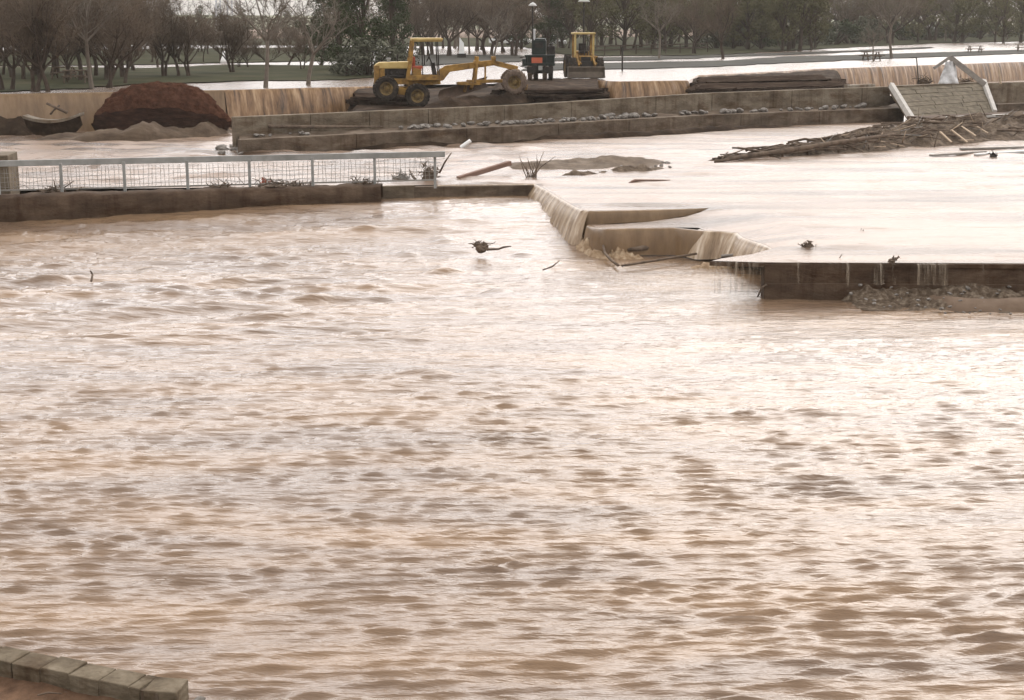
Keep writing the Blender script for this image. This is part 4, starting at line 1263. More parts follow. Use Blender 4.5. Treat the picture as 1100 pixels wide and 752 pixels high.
for i in range(90):
    for j in range(40):
        t = i / 89
        e = f0.lerp(f1 + dirw * .25, t)
        q = e + nw * .04 + Vector((.06 * j * .3, -.16 * j, 0))
        z = .455 + .025 * fbm((q.x, q.y, 0), 2.5, 5, 1.0) - .012 * j
        V[j, i] = (q.x, q.y, z)
tag(grid_mesh('ground', V, M['dirt']), kind='structure')
for k, (px, py) in enumerate(((40, 745), (55, 744))):
    pass
stick('branch', [at(40, 747, .47), at(52, 744, .49), at(66, 745, .47)], [.008, .01, .006], M['wood'], 'short dark twig on the dirt behind the near block wall', 'twig')
stone(at(214, 752, .06), .07, 'wet brown stone in the river at the end of the near block wall', None)

# ------------------------------------------------------------------ vehicles
def tyre_profile(r, wd, hub):
    h = wd / 2
    return [(hub, -h * .8), (hub + (r - hub) * .35, -h), (r * .93, -h * .95), (r, -h * .65), (r, h * .65), (r * .93, h * .95), (hub + (r - hub) * .35, h), (hub, h * .8)]
def wheel(parent, loc, r, wd, mat_t, mat_r, rot=None, lugs=22):
    wmb = MB()
    hub = r * .56
    wmb.lathe(tyre_profile(r, wd, hub), 36)
    for i in range(lugs):
        t = 2 * math.pi * i / lugs
        for sgn in (-1, 1):
            c = Vector((math.cos(t + sgn * .07) * r * 1.0, sgn * wd * .24, math.sin(t + sgn * .07) * r * 1.0))
            wmb.box(c, (.05, wd * .44, .06), Matrix.Rotation(-t, 3, 'Y') @ Matrix.Rotation(sgn * .5, 3, 'X'))
    w_ = bpy.data.objects.new('wheel', None)
    col.objects.link(w_); w_.parent = parent; w_.location = loc
    if rot: w_.rotation_euler = rot
    wmb.build('tyre', mat_t, w_, smooth=False)
    rb_ = MB()
    rb_.lathe([(.0, -wd * .12), (hub * .62, -wd * .14), (hub * .8, -wd * .34), (hub * 1.02, -wd * .40), (hub * 1.02, wd * .40), (hub * .8, wd * .34), (hub * .62, wd * .14), (.0, wd * .12)], 28)
    rb_.lathe([(0, -wd * .32), (hub * .34, -wd * .3), (hub * .38, -wd * .1), (0, -wd * .1)], 16)
    for i in range(8):
        t = 2 * math.pi * i / 8
        rb_.tube((math.cos(t) * hub * .52, -wd * .2, math.sin(t) * hub * .52), (math.cos(t) * hub * .52, -wd * .1, math.sin(t) * hub * .52), .025, n=6)
    rb_.build('rim', mat_r, w_)
    return w_
# motor grader ------------------------------------------------------
g_loc = at(431, 109, 2.86)
YAW = R(7)
gr_ = empty('motor_grader', g_loc, (0, 0, YAW), 'yellow motor grader with a canopy roof standing on the mud platform', 'motor grader')
Y_, YP, IR = M['yellow'], M['yellow_pale'], M['iron']
wheel(gr_, (-.79, -.95, .70), .60, .42, M['tyre'], M['rim'])
wheel(gr_, (.77, -1.0, .33), .60, .42, M['tyre'], M['rim'])
wheel(gr_, (-.79, .95, .62), .60, .42, M['tyre'], M['rim'])
wheel(gr_, (.77, .95, .50), .60, .42, M['tyre'], M['rim'])
mb = MB()
for sy, z0, z1 in ((-.62, .72, .36), (.62, .64, .5)):
    mb.beam((-1.0, sy, z0), (1.0, sy, z1), .2, .34)
mb.tube((0, -.7, .55), (0, .7, .55), .2, n=12)
mb.build('tandem_case', Y_, gr_, bevel=.03)
mb = MB()
mb.box((-.48, 0, 1.02), (1.75, .84, .3)); mb.beam((.3, 0, .95), (2.0, 0, 1.05), .7, .36)
mb.build('rear_frame', Y_, gr_, bevel=.03)
mb = MB()
mb.prism([(-1.30, -.44, 1.86), (-1.34, -.44, 1.72), (-1.34, -.44, 1.66), (.42, -.44, 1.66), (.42, -.44, 2.02), (-1.1, -.44, 1.98)], .88, (0, 1, 0))
mb.build('hood', YP, gr_, bevel=.05)
mb = MB(); mb.box((-1.22, 0, 1.42), (.26, .9, .80))
for k in range(7): mb.box((-1.355, 0, 1.12 + k * .1), (.03, .74, .03))
mb.build('radiator', Y_, gr_, bevel=.03)
mb = MB(); mb.box((-.3, 0, 1.41), (1.55, .62, .52)); 
for k in range(4): mb.tube((-.85 + k * .33, -.31, 1.5), (-.85 + k * .33, -.40, 1.38), .07, n=8)
mb.tube((-.75, -.36, 1.3), (.25, -.36, 1.3), .06, n=8); mb.box((.05, -.36, 1.52), (.3, .12, .22))
mb.build('engine', IR, gr_, bevel=.015)
mb = MB(); mb.tube((-.62, -.18, 1.98), (-.62, -.18, 2.12), .08, n=10); mb.tube((-.62, -.18, 2.12), (-.62, -.18, 2.2), .13, .11, n=12)
mb.build('air_cleaner', M['galv'], gr_)
mb = MB(); mb.tube((-.15, .12, 1.98), (-.15, .12, 2.38), .045, n=8)
mb.build('exhaust_pipe', IR, gr_)
mb = MB(); mb.box((-.95, -.40, 1.44), (.24, .14, .52)); mb.build('filter_box', Y_, gr_, bevel=.02)
mb = MB(); mb.box((1.30, 0, 1.17), (1.35, 1.2, .12)); mb.beam((.42, -.58, 1.2), (1.95, -.58, 1.22), .06, .26); mb.beam((.42, .58, 1.2), (1.95, .58, 1.22), .06, .26)
mb.prism([(.55, -.5, 1.23), (1.05, -.5, 1.23), (1.0, -.5, 1.62), (.60, -.5, 1.72)], 1.0, (0, 1, 0))
mb.build('cab_floor', Y_, gr_, bevel=.015)
for sy in (-.58, .58):
    mb = MB(); mb.beam((.30, sy, 1.1), (.50, sy, 2.2), .12, .20, up=(1, 0, 0)); mb.beam((.50, sy, 2.2), (.60, sy, 3.05), .12, .17, up=(1, 0, 0))
    mb.build('rear_post', Y_, gr_, bevel=.02)
    mb = MB(); mb.beam((1.92, sy, 1.25), (1.85, sy, 3.04), .05, .06, up=(1, 0, 0))
    mb.build('front_post', IR, gr_)
mb = MB(); mb.box((1.33, 0, 3.12), (1.58, 1.42, .13)); mb.box((1.33, 0, 3.03), (1.5, 1.34, .06))
mb.build('canopy_roof', YP, gr_, bevel=.04)
mb = MB(); mb.box((.86, 0, 1.72), (.5, .56, .14)); mb.box((.66, 0, 2.0), (.14, .56, .5)); mb.box((.78, -.44, 1.66), (.5, .1, .26))
mb.build('seat', M['red_seat'], gr_, bevel=.04)
mb = MB(); mb.beam((1.75, 0, 1.2), (1.62, 0, 1.95), .5, .2, up=(1, 0, 0)); 
for k in range(7): mb.tube((1.6, -.36 + k * .12, 1.85), (1.46, -.36 + k * .12, 2.25), .016, n=5)
mb.build('control_console', IR, gr_)
mb = MB(); ring = []
for i in range(20):
    t = 2 * math.pi * i / 20; ring.append(Vector((1.42 + .10 * math.sin(t), .22 * math.cos(t), 2.2 + .2 * math.sin(t))))
mb.path(ring + [ring[0]], .02, 6); mb.tube((1.62, 0, 1.9), (1.44, 0, 2.18), .025, n=6)
mb.build('steering_wheel', IR, gr_)
mb = MB(); mb.tube((1.15, .45, 1.3), (1.12, .45, 2.75), .03, n=6); mb.tube((1.2, -.1, 1.8), (1.22, -.1, 2.35), .03, n=6)
mb.build('lever', IR, gr_)
# main beam
mb = MB()
mb.prism([(1.85, -.17, 1.0), (2.15, -.17, 1.05), (2.5, -.17, 1.48), (4.75, -.17, 1.80), (4.75, -.17, 2.08), (2.3, -.17, 1.80), (2.0, -.17, 1.62), (1.85, -.17, 1.5)], .34, (0, 1, 0))
mb.beam((4.68, 0, 1.95), (6.0, 0, 1.62), .3, .26)
mb.build('main_beam', Y_, gr_, bevel=.03)
mb = MB()
mb.box((3.9, 0, 1.95), (.3, .95, .16)); mb.box((4.75, 0, 2.05), (.2, .5, .42)); mb.tube((4.78, -.3, 2.15), (4.78, .3, 2.15), .08, n=8)
mb.tube((3.9, -.45, 2.25), (3.75, -.62, .95), .07, n=8); mb.tube((3.9, .45, 2.25), (3.75, .62, .95), .07, n=8)
mb.tube((4.3, -.30, 1.75), (4.28, -.42, 1.1), .05, n=8)
mb.build('lift_arms', Y_, gr_, bevel=.01)
mb = MB()
mb.beam((5.6, 0, 1.02), (3.4, -.42, .98), .14, .16); mb.beam((5.6, 0, 1.02), (3.4, .42, .98), .14, .16)
mb.lathe([(.52, -.07), (.66, -.07), (.66, .07), (.52, .07)], 32, (3.5, 0, .90), 'z')
mb.build('drawbar_circle', Y_, gr_, bevel=.01)
# mouldboard: curved plate, angled across
mbp = MB(); nS = 10
pA, pB = Vector((1.95, -1.15, .12)), Vector((4.55, .75, .72))
dv = (pB - pA).normalized(); nv2 = Vector((dv.y, -dv.x, 0)).normalized()
sect = []
for k in range(nS + 1):
    t = k / nS
    sect.append((.16 * (1 - (2 * t - 1) ** 2) * -1, .56 * t - .06))
for th_ in (0, .03):
    pass
vs = []; fs = []
for P_ in (pA, pB):
    for o_, h_ in sect: vs.append(P_ + nv2 * o_ + Vector((0, 0, h_)))
    for o_, h_ in reversed(sect): vs.append(P_ + nv2 * (o_ - .035) + Vector((0, 0, h_)))
m_ = len(sect) * 2
fs = [(i, (i + 1) % m_, m_ + (i + 1) % m_, m_ + i) for i in range(m_)] + [tuple(range(m_ - 1, -1, -1)), tuple(range(m_, 2 * m_))]
mbp.add(vs, fs)
mbp.build('mouldboard', M['rust'], gr_)
mb = MB(); mb.tube((3.3, -.3, .85), (3.25, -.1, .5), .09, n=8); mb.tube((3.7, .3, .85), (3.6, .1, .6), .09, n=8)
mb.build('blade_bracket', Y_, gr_)
wheel(gr_, (5.75, -.95, 1.0), .60, .36, M['tyre_mud'], M['rim'], (R(8), 0, R(-16)))
wheel(gr_, (5.85, .95, .98), .60, .36, M['tyre_mud'], M['rim'], (R(8), 0, R(-16)))
mb = MB(); mb.beam((5.75, -.8, .98), (5.85, .8, .98), .22, .2); mb.beam((5.9, 0, 1.0), (5.9, 0, 1.6), .34, .3); mb.tube((6.1, -.75, .85), (6.15, .75, .85), .04, n=6)
mb.box((6.28, -.55, .72), (.3, .4, .3))
mb.build('front_axle', Y_, gr_, bevel=.02)
# earth heaped below the blade and below the wheels
bank('earth_heap', [(455, 117), (500, 114.5), (560, 111), (585, 108)], 3.0, M['mud'], lambda s: .42 * min(1, 4 * s + .2, 4 * (1 - s) + .3), base_z=2.75, seed=12.5, namp=.6, label='low mud heap under the grader blade', cat='mud heap')

# dark truck, seen from behind ----------------------------------------
t_loc = at(580, 86.3, 3.27)
tr = empty('dump_truck', t_loc, (0, 0, R(-3)), 'dark green truck seen from behind between the grader and the loader', 'truck')
G = M['green_paint']
for x, m_ in ((-.62, M['tyre_mud']), (-.26, M['tyre']), (.30, M['tyre_mud']), (.66, M['tyre'])):
    wheel(tr, (x, .1, .50), .52, .28, m_, IR, (0, 0, R(90)))
mb = MB(); mb.tube((-.75, .1, .5), (.8, .1, .5), .09, n=8); mb.box((-.25, 1.2, .85), (.12, 3.6, .2)); mb.box((.3, 1.2, .85), (.12, 3.6, .2))
mb.build('chassis', IR, tr)
mb = MB(); mb.box((0, .5, 1.22), (1.78, 1.4, .62)); mb.box((0, -.22, 1.5), (1.9, .06, .10)); mb.box((0, -.25, .98), (1.86, .1, .16))
for x in (-.8, -.4, .4, .8): mb.box((x, -.235, 1.24), (.07, .05, .5))
mb.build('tailgate_body', G, tr, bevel=.02)
mb = MB(); mb.box((-.18, -.26, 1.22), (.66, .03, .34)); mb.build('orange_panel', M['orange'], tr, bevel=.01)
mb = MB(); mb.box((-.12, 2.3, 1.95), (.86, 1.3, .95)); mb.box((-.12, 2.3, 2.46), (.78, 1.2, .1)); mb.build('cab', G, tr, bevel=.06)
mb = MB(); mb.box((.62, 2.2, 1.75), (.5, .7, .62)); mb.tube((.62, 2.2, 2.0), (.62, 2.2, 2.2), .12, n=10); mb.build('side_tank', IR, tr, bevel=.04)
mb = MB(); mb.box((-.12, 1.63, 2.1), (.5, .03, .3)); mb.build('rear_window', M['iron'], tr)
mb = MB(); mb.tube((-.42, 1.75, 2.3), (-.42, 1.75, 3.1), .06, n=8); mb.build('exhaust_stack', M['chrome'], tr)
mb = MB(); mb.box((-.98, -.1, 1.1), (.2, .6, .42)); mb.build('step_box', G, tr, bevel=.02)
for x in (-.82, .86):
    mb = MB(); mb.box((x, -.26, 1.0), (.12, .04, .08)); mb.build('tail_light', M['red_seat'], tr)
for x in (-.46, .5):
    mb = MB(); mb.box((x, -.48, .66), (.66, .03, .36)); mb.build('mud_flap', IR, tr)

# wheel loader, facing us -----------------------------------------------
l_loc = at(628, 83.6, 3.29)
lo = empty('wheel_loader', l_loc, (0, 0, R(6)), 'yellow wheel loader facing the camera with a broad steel bucket', 'loader')
for x in (-.78, .98):
    wheel(lo, (x, 0.1, .62), .64, .42, M['tyre'], M['rim'], (0, 0, R(90)))
    wheel(lo, (x, 2.3, .68), .70, .44, M['tyre'], M['rim'], (0, 0, R(90)))
mb = MB(); mb.tube((-.78, .1, .62), (.98, .1, .62), .12, n=8); mb.tube((-.78, 2.3, .66), (.98, 2.3, .66), .12, n=8); mb.box((.1, 1.2, .85), (.7, 2.8, .4))
mb.build('chassis', IR, lo)
mb = MB(); mb.box((.1, 2.4, 1.3), (.9, 1.4, .7)); mb.box((.1, .6, 1.12), (.8, .7, .5)); mb.box((.78, .9, 1.2), (.3, .9, .3)); mb.box((-.58, .9, 1.15), (.3, .9, .22))
mb.build('body', Y_, lo, bevel=.05)
mb = MB(); mb.box((.1, .22, 1.12), (.62, .06, .4))
for k in range(4): mb.box((.1, .18, .98 + k * .1), (.56, .03, .03))
mb.build('grille', IR, lo)
for x in (-.52, .66):
    for y in (.75, 1.75):
        mb = MB(); mb.beam((x, y, 1.25), (x, y, 2.72), .12, .12, up=(0, 1, 0)); mb.build('cab_post', YP if y < 1 else Y_, lo, bevel=.01)
mb = MB(); mb.box((.07, 1.25, 2.78), (1.42, 1.3, .12)); mb.build('cab_roof', YP, lo, bevel=.03)
mb = MB(); mb.box((.1, 1.5, 1.6), (.5, .5, .14)); mb.box((.1, 1.75, 1.9), (.5, .14, .5)); mb.build('seat', IR, lo, bevel=.03)
mb = MB(); ring = [Vector((.1 + .2 * math.cos(2 * math.pi * i / 18), 1.05 + .06 * math.sin(2 * math.pi * i / 18), 1.82 + .18 * math.sin(2 * math.pi * i / 18))) for i in range(19)]
mb.path(ring, .02, 6); mb.tube((.1, .85, 1.4), (.1, 1.05, 1.82), .035, n=6); mb.tube((.32, .95, 1.4), (.33, .95, 2.5), .03, n=6); mb.build('steering_column', IR, lo)
for x in (-.42, .58):
    mb = MB(); mb.beam((x, .9, 1.45), (x * 1.05, -.5, .75), .11, .2); mb.tube((x + .12, .8, 1.1), (x + .12, -.4, .9), .05, n=8)
    mb.build('lift_arm', Y_, lo, bevel=.01)
mb = MB()
W_ = 2.3
sect = [(-.62, .0), (-.95, .02), (-.98, .06), (-.66, .08), (-.60, .4), (-.72, .68), (-.70, .74), (-.50, .72), (-.45, .4), (-.48, .0)]
mb.prism([Vector((-W_ / 2 - .0, y, z)) for y, z in sect], W_, (1, 0, 0))
for x in (-W_ / 2 - .03, W_ / 2): mb.prism([Vector((x, y, z)) for y, z in ((-.98, .04), (-.72, .74), (-.45, .72), (-.45, .0))], .03, (1, 0, 0))
mb.box((0, -.62, .70), (W_, .10, .07))
mb.build('bucket', M['bucket'], lo, bevel=.01)

# ------------------------------------------------------------------ trees
tr_rng = random.Random(21)
def branch_pts(rr, a, d, L, n, wob, lift):
    pts = [a]; q = a.copy(); dd = d.copy()
    for k in range(n):
        dd = (dd + Vector((rr.gauss(0, wob), rr.gauss(0, wob), rr.gauss(0, wob) + lift))).normalized()
        q = q + dd * L / n
        pts.append(q.copy())
    return pts, dd
def bare_tree(seed, H=6.5, spread=1.0, trunk_h=.15, stems=1, r0=.11, twigs=9, tw=.0095, upright=.35, lean=0.0):
    """returns two builders: trunk with limbs, crown of twigs; unit height H"""
    rr = random.Random(seed)
    T, C_ = MB(), MB()
    for s_ in range(stems):
        base = Vector((rr.uniform(-.25, .25) * (stems > 1), rr.uniform(-.2, .2) * (stems > 1), -.15))
        d = Vector((rr.gauss(0, .16) + lean, rr.gauss(0, .1), 1)).normalized()
        tp, dd = branch_pts(rr, base, d, H * trunk_h * rr.uniform(.9, 1.2), 4, .09, .05)
        T.path(tp, [r0 * 1.25, r0, r0 * .92, r0 * .88, r0 * .82], 7)
        tips = []
        nl = rr.randint(4, 5) if stems == 1 else 3
        for k in range(nl):
            th = 2 * math.pi * (k + rr.uniform(-.3, .3)) / nl
            d1 = Vector((math.cos(th) * spread, math.sin(th) * spread, rr.uniform(.35, 1.6))).normalized()
            L1 = H * rr.uniform(.28, .42)
            p1, e1 = branch_pts(rr, tp[-1] - Vector((0, 0, .1 * k * .3)), d1, L1, 5, .14, .08)
            T.path(p1, [r0 * .62, r0 * .52, r0 * .44, r0 * .37, r0 * .3, r0 * .22], 5)
            for m in range(5):
                i0 = rr.randint(1, 5)
                d2 = (e1 + Vector((rr.gauss(0, .7) * spread, rr.gauss(0, .7) * spread, rr.uniform(-.1, .8)))).normalized()
                p2, e2 = branch_pts(rr, p1[i0], d2, H * rr.uniform(.16, .30), 4, .18, upright * .3)
                T.path(p2, [r0 * .24, r0 * .2, r0 * .16, r0 * .12, r0 * .08], 4)
                for q in range(twigs):
                    j0 = rr.randint(1, 4)
                    d3 = (e2 + Vector((rr.gauss(0, .8), rr.gauss(0, .8), rr.uniform(-.3, .9)))).normalized()
                    p3, e3 = branch_pts(rr, p2[j0], d3, H * rr.uniform(.08, .17), 3, .22, .1)
                    C_.path(p3, [tw * 1.5, tw * 1.2, tw, tw * .6], 3)
                    for z in range(9):
                        k0_ = rr.randint(1, 3)
                        d4 = (e3 + Vector((rr.gauss(0, .9), rr.gauss(0, .9), rr.gauss(.2, .7)))).normalized()
                        a = p3[k0_]; L4 = H * rr.uniform(.04, .10)
                        b = a + d4 * L4
                        u = d4.cross(Vector((rr.gauss(0, 1), rr.gauss(0, 1), rr.gauss(0, 1)))).normalized() * tw * .9
                        v = d4.cross(u).normalized() * tw * .9
                        C_.add([a + u, a - u * .5 + v, a - u * .5 - v, b], [(0, 1, 3), (1, 2, 3), (2, 0, 3)])
    return T, C_
def leaf_blob(rr, C_, c, r, n, ls, flat=1.0):
    for _ in range(n):
        d = Vector((rr.gauss(0, 1), rr.gauss(0, 1), rr.gauss(0, 1))).normalized()
        q = c + Vector((d.x, d.y, d.z * flat)) * r * rr.uniform(.35, 1.0) ** .6
        nrm = (d + Vector((rr.gauss(0, .7), rr.gauss(0, .7), rr.gauss(.3, .7)))).normalized()
        u = nrm.cross(Vector((rr.gauss(0, 1), rr.gauss(0, 1), rr.gauss(0, 1)))).normalized()
        v = nrm.cross(u)
        s_ = ls * rr.uniform(.6, 1.4)
        C_.add([q + u * s_, q + v * s_ * .5, q - u * s_, q - v * s_ * .5], [(0, 1, 2, 3)])
def leafy_tree(seed, H=8.0, wd=3.0, base=.18, n_blob=34, per=130, ls=.10, r0=.16, conical=0.0):
    rr = random.Random(seed)
    T, C_ = MB(), MB()
    tp, dd = branch_pts(rr, Vector((0, 0, -.15)), Vector((rr.gauss(0, .06), 0, 1)).normalized(), H * .75, 6, .05, .05)
    T.path(tp, [r0 * 1.2, r0, r0 * .9, r0 * .75, r0 * .55, r0 * .4, r0 * .2], 7)
    for k in range(n_blob):
        t = rr.uniform(base, 1.0)
        env = wd * (1 - t) ** .8 * 1.15 if conical else wd * math.sin(math.pi * min(.97, (t - base) / (1 - base) * .85 + .15)) ** .6
        th = rr.uniform(0, 6.28); ra = env * math.sqrt(rr.random()) * .9
        c = Vector((math.cos(th) * ra, math.sin(th) * ra, H * t + rr.gauss(0, .15)))
        i0 = min(5, int(t * 6 * .85))
        T.path([tp[i0], tp[i0].lerp(c, .55) + Vector((0, 0, .1)), c], [r0 * .3, r0 * .2, r0 * .06], 4)
        leaf_blob(rr, C_, c, H * rr.uniform(.06, .125), per, ls, .75)
    return T, C_
def shrub(seed, H=2.0, wd=1.8, n=16, per=110, ls=.085):
    rr = random.Random(seed)
    T, C_ = MB(), MB()
    for k in range(n):
        th = rr.uniform(0, 6.28); ra = wd * math.sqrt(rr.random()) * .8
        c = Vector((math.cos(th) * ra, math.sin(th) * ra, H * rr.uniform(.22, .85) * (1 - .4 * (ra / wd) ** 2)))
        T.path([Vector((c.x * .2, c.y * .2, -.1)), c * .6, c], [.04, .03, .012], 4)
        leaf_blob(rr, C_, c, H * rr.uniform(.16, .28), per, ls, .85)
    return T, C_
protos = {}
park = bpy.data.objects
def make_proto(key, name, T, C_, mt, mc):
    root = bpy.data.objects.new(name, None)
    a = T.build('trunk', mt); b = C_.build('crown', mc)
    protos[key] = (name, a.data, b.data)
    bpy.data.objects.remove(a); bpy.data.objects.remove(b); bpy.data.objects.remove(root)
for i, kw in enumerate((dict(seed=1, stems=2, lean=.12), dict(seed=2, stems=1, trunk_h=.2), dict(seed=3, stems=3, r0=.10, spread=.8), dict(seed=4, stems=1, trunk_h=.18, lean=-.2, spread=1.2), dict(seed=5, stems=2, trunk_h=.16, r0=.10))):
    T, C_ = bare_tree(**kw)
    make_proto('brown%d' % i, 'bare_tree', T, C_, M['bark_brown'], M['twig_brown'])
for i, kw in enumerate((dict(seed=11, stems=1, trunk_h=.34, spread=.8, twigs=4, r0=.10), dict(seed=12, stems=1, trunk_h=.3, spread=1.0, twigs=4, r0=.11))):
    T, C_ = bare_tree(**kw)
    make_proto('grey%d' % i, 'bare_tree', T, C_, M['bark_grey'], M['twig_grey'])
for i in range(3):
    T, C_ = leafy_tree(30 + i, 7.5, 2.9, .16, 36, 120, .095)
    make_proto('olive%d' % i, 'leafy_tree', T, C_, M['bark_brown'], M['leaf_olive'])
T, C_ = leafy_tree(40, 7.5, 2.6, .2, 30, 110, .09); make_proto('bright', 'leafy_tree', T, C_, M['bark_grey'], M['leaf_bright'])
for i in range(2):
    T, C_ = leafy_tree(50 + i, 10, 2.7, .12, 54, 150, .11, .2, 1.0); make_proto('dark%d' % i, 'evergreen_tree', T, C_, M['bark_brown'], M['leaf_dark'])
T, C_ = leafy_tree(55, 7.5, 3.0, .12, 44, 150, .10); make_proto('darkround', 'evergreen_tree', T, C_, M['bark_brown'], M['leaf_dark'])
for i in range(3):
    T, C_ = shrub(60 + i); make_proto('shrub%d' % i, 'shrub', T, C_, M['bark_brown'], M['leaf_grey'] if i != 1 else M['leaf_dark'])
PH = dict(brown=6.5, grey=6.5, olive=8.0, bright=8.0, dark=10.5, darkround=8.0, shrub=2.0)
HSC = dict(brown=1.22, grey=1.15, olive=1.15)
def plant(key, px, py, hpx, label, group=None, cat='tree', z=3.22, wide=1.0, mirror=False, rz=None):
    """stands at photo column px with its foot on row py of the lake level; hpx = height in photo rows"""
    p = at(px, py, z)
    name, td, cd = protos[key]
    kk = key.rstrip('0123456789')
    s_ = hpx * HSC.get(kk, 1.0) * (p.y * 1.02 / FOC) / PH[kk]
    root = empty(name, p, (0, 0, tr_rng.uniform(0, 6.28) if rz is None else rz), label, cat, group)
    root.scale = (s_ * wide, s_ * wide, s_)
    for nm, d in (('trunk', td), ('crown', cd)):
        o = bpy.data.objects.new(nm, d); col.objects.link(o); o.parent = root
    return root
# front row on the left bank, along the upper weir
front = [('brown0', 8, 97, 118, 'bare brown multi stemmed tree nearest the photo\'s left edge'), ('brown2', 38, 98, 118, 'dark bare tree standing at the weir lip left of the curved concrete piece'),
         ('brown1', 52, 98, 112, 'slim bare tree leaning at the weir lip above the curved concrete piece'), ('grey0', 99, 95, 130, 'bare tree with a thick pale trunk left of the red earth heap'),
         ('brown4', 116, 94, 108, 'bare brown tree close behind the left shoulder of the red heap'), ('brown3', 134, 90, 102, 'bare brown tree behind the middle of the red heap, stems forking low'),
         ('brown0', 176, 82, 84, 'bare tree on the lawn behind the top of the red heap'), ('brown1', 192, 82, 82, 'bare forked tree on the lawn above the right of the red heap'), ('brown4', 203, 82, 74, 'thin bare tree on the lawn right of the forked one'),
         ('brown2', 249, 78, 76, 'low bare bushy tree on the lawn behind the left end of the streaked falls'),
         ('grey0', 285, 93.5, 128, 'tall bare sapling standing at the lip of the streaked falls'), ('grey1', 331, 91, 116, 'pale bare tree with wide arching branches at the lip of the streaked falls')]
for key, px, py, h, lab in front: plant(key, px, py, h, lab)
rows_ = [  # key choices, x range, count, row range, height range, where, group
    (('brown0', 'brown1', 'brown2', 'brown4'), (-30, 150), 18, (74, 88), (82, 102), 'in the thicket left of and behind the red heap', 'bare trees on the left lawn'),
    (('brown0', 'brown1', 'brown3', 'brown4'), (150, 330), 11, (64, 75), (40, 49), 'on the lawn between the red heap and the dark evergreens', 'bare trees on the left lawn'),
    (('brown1', 'brown2', 'brown3', 'brown0'), (-60, 170), 24, (52, 68), (62, 84), 'in the rear of the left thicket', 'bare trees behind the left lawn'),
    (('brown0', 'brown2', 'brown4'), (165, 345), 13, (50, 60), (25, 32), 'far behind the left lawn, below the pale hill', 'bare trees behind the left lawn'),
    (('brown0', 'brown1', 'grey1', 'brown4'), (425, 560), 18, (50, 62), (62, 80), 'behind the yellow grader', 'bare trees behind the grader'),
    (('brown1', 'grey0', 'olive1', 'olive0'), (590, 700), 14, (47, 57), (62, 80), 'behind the loader', 'trees behind the loader'),
    (('olive0', 'olive1', 'olive2', 'olive0', 'brown1'), (690, 880), 26, (44, 55), (58, 80), 'in the far wood above the torn paving', 'trees of the far right wood'),
    (('olive1', 'brown0', 'olive0', 'olive2', 'grey1'), (860, 1160), 30, (38, 47), (54, 72), 'in the far wood above the plank frame', 'trees of the far right wood'),
    (('brown0', 'brown1', 'olive0', 'brown4'), (350, 1160), 40, (36.5, 42), (46, 58), 'in the rearmost belt of the wood', 'trees of the rearmost belt'),
]
kinds = dict(brown='bare brown tree', grey='bare grey tree', olive='olive leafed tree')
for keys, (x0, x1), n, (y0, y1), (h0, h1), where, grp in rows_:
    for k in range(n):
        key = tr_rng.choice(keys)
        wv = tr_rng.uniform(.72, 1.22)
        px = lerp(x0, x1, (k + tr_rng.uniform(.1, .9)) / n); py = tr_rng.uniform(y0, y1)
        if 1000 < px < 1042 and py < 42: continue
        kd = key.rstrip('0123456789')
        plant(key, px, py, lerp(h0, h1, .5) * tr_rng.uniform(.78, 1.22), '%s %s' % (kinds[kd], where), grp, wide=wv)
# single trees that stand out
for key, px, py, h, lab, cat in [
        ('dark0', 392, 79, 150, 'tall dark evergreen behind the grader hood', 'tree'), ('dark1', 366, 74, 120, 'dark evergreen left of and behind the tallest one', 'tree'), ('dark1', 425, 68, 112, 'dark evergreen behind the grader canopy roof', 'tree'), ('darkround', 345, 70, 74, 'rounded dark evergreen behind the pale arching tree', 'tree'),
        ('shrub0', 397, 81, 40, 'large grey green shrub behind the grader hood', 'shrub'), ('shrub2', 375, 81, 30, 'low grey green shrub left of the large one', 'shrub'), ('shrub2', 425, 78, 30, 'smaller grey green shrub at the grader canopy post', 'shrub'),
        ('dark0', 588, 55, 92, 'dark evergreen rising behind the truck', 'tree'), ('darkround', 605, 52, 72, 'rounded dark evergreen between truck and loader', 'tree'), ('dark1', 560, 52, 78, 'dark evergreen left of the truck cab', 'tree'),
        ('bright', 704, 53, 66, 'yellow green tree right of the loader', 'tree'), ('grey0', 708, 63, 74, 'pale trunked sapling in front of the yellow green tree', 'tree'), ('brown1', 777, 63, 74, 'bare tree with a bent brown trunk above the torn paving', 'tree'),
        ('grey0', 958, 62.5, 84, 'bare tree with a straight trunk at the lake edge left of the plank frame', 'tree'), ('grey0', 938, 66, 40, 'thin pale sapling beside the dark picnic table', 'tree'), ('olive1', 1021, 42, 40, 'olive leafed tree standing in front of the low white block', 'tree'), ('brown4', 745, 58, 66, 'bare brown tree on the drowned lawn', 'tree')]:
    plant(key, px, py, h, lab, None, cat, wide=1.5 if key == 'shrub0' and px == 397 else 1.0)
for k, (px, py, h) in enumerate(((795, 50, 26), (820, 51, 22), (845, 50, 24), (868, 49, 26), (893, 48, 28), (915, 47, 30), (935, 46, 26), (972, 43.5, 22), (995, 43, 20), (1050, 41, 16), (1080, 40, 18), (1110, 39, 18), (770, 52, 20), (1008, 41.5, 14), (1021, 41, 17), (1034, 41, 13))):
    plant(('shrub0', 'shrub1', 'shrub2')[k % 3], px, py, h, ('grey green' if k % 3 != 1 else 'dark') + ' shrub in the hedge along the far right shore', 'shrubs along the far right shore', 'shrub', wide=1.3)
for k, (px, py, h, wd_) in enumerate(((180, 34, 33, .9), (217, 33, 26, .8), (236, 33, 28, .7), (305, 33, 26, 1.1), (145, 34, 24, 1), (262, 33, 22, 1))):
    plant('darkround', px, py, h, 'far dark round tree on the skyline of the left wood', 'far trees on the left skyline', 'tree', wide=wd_)

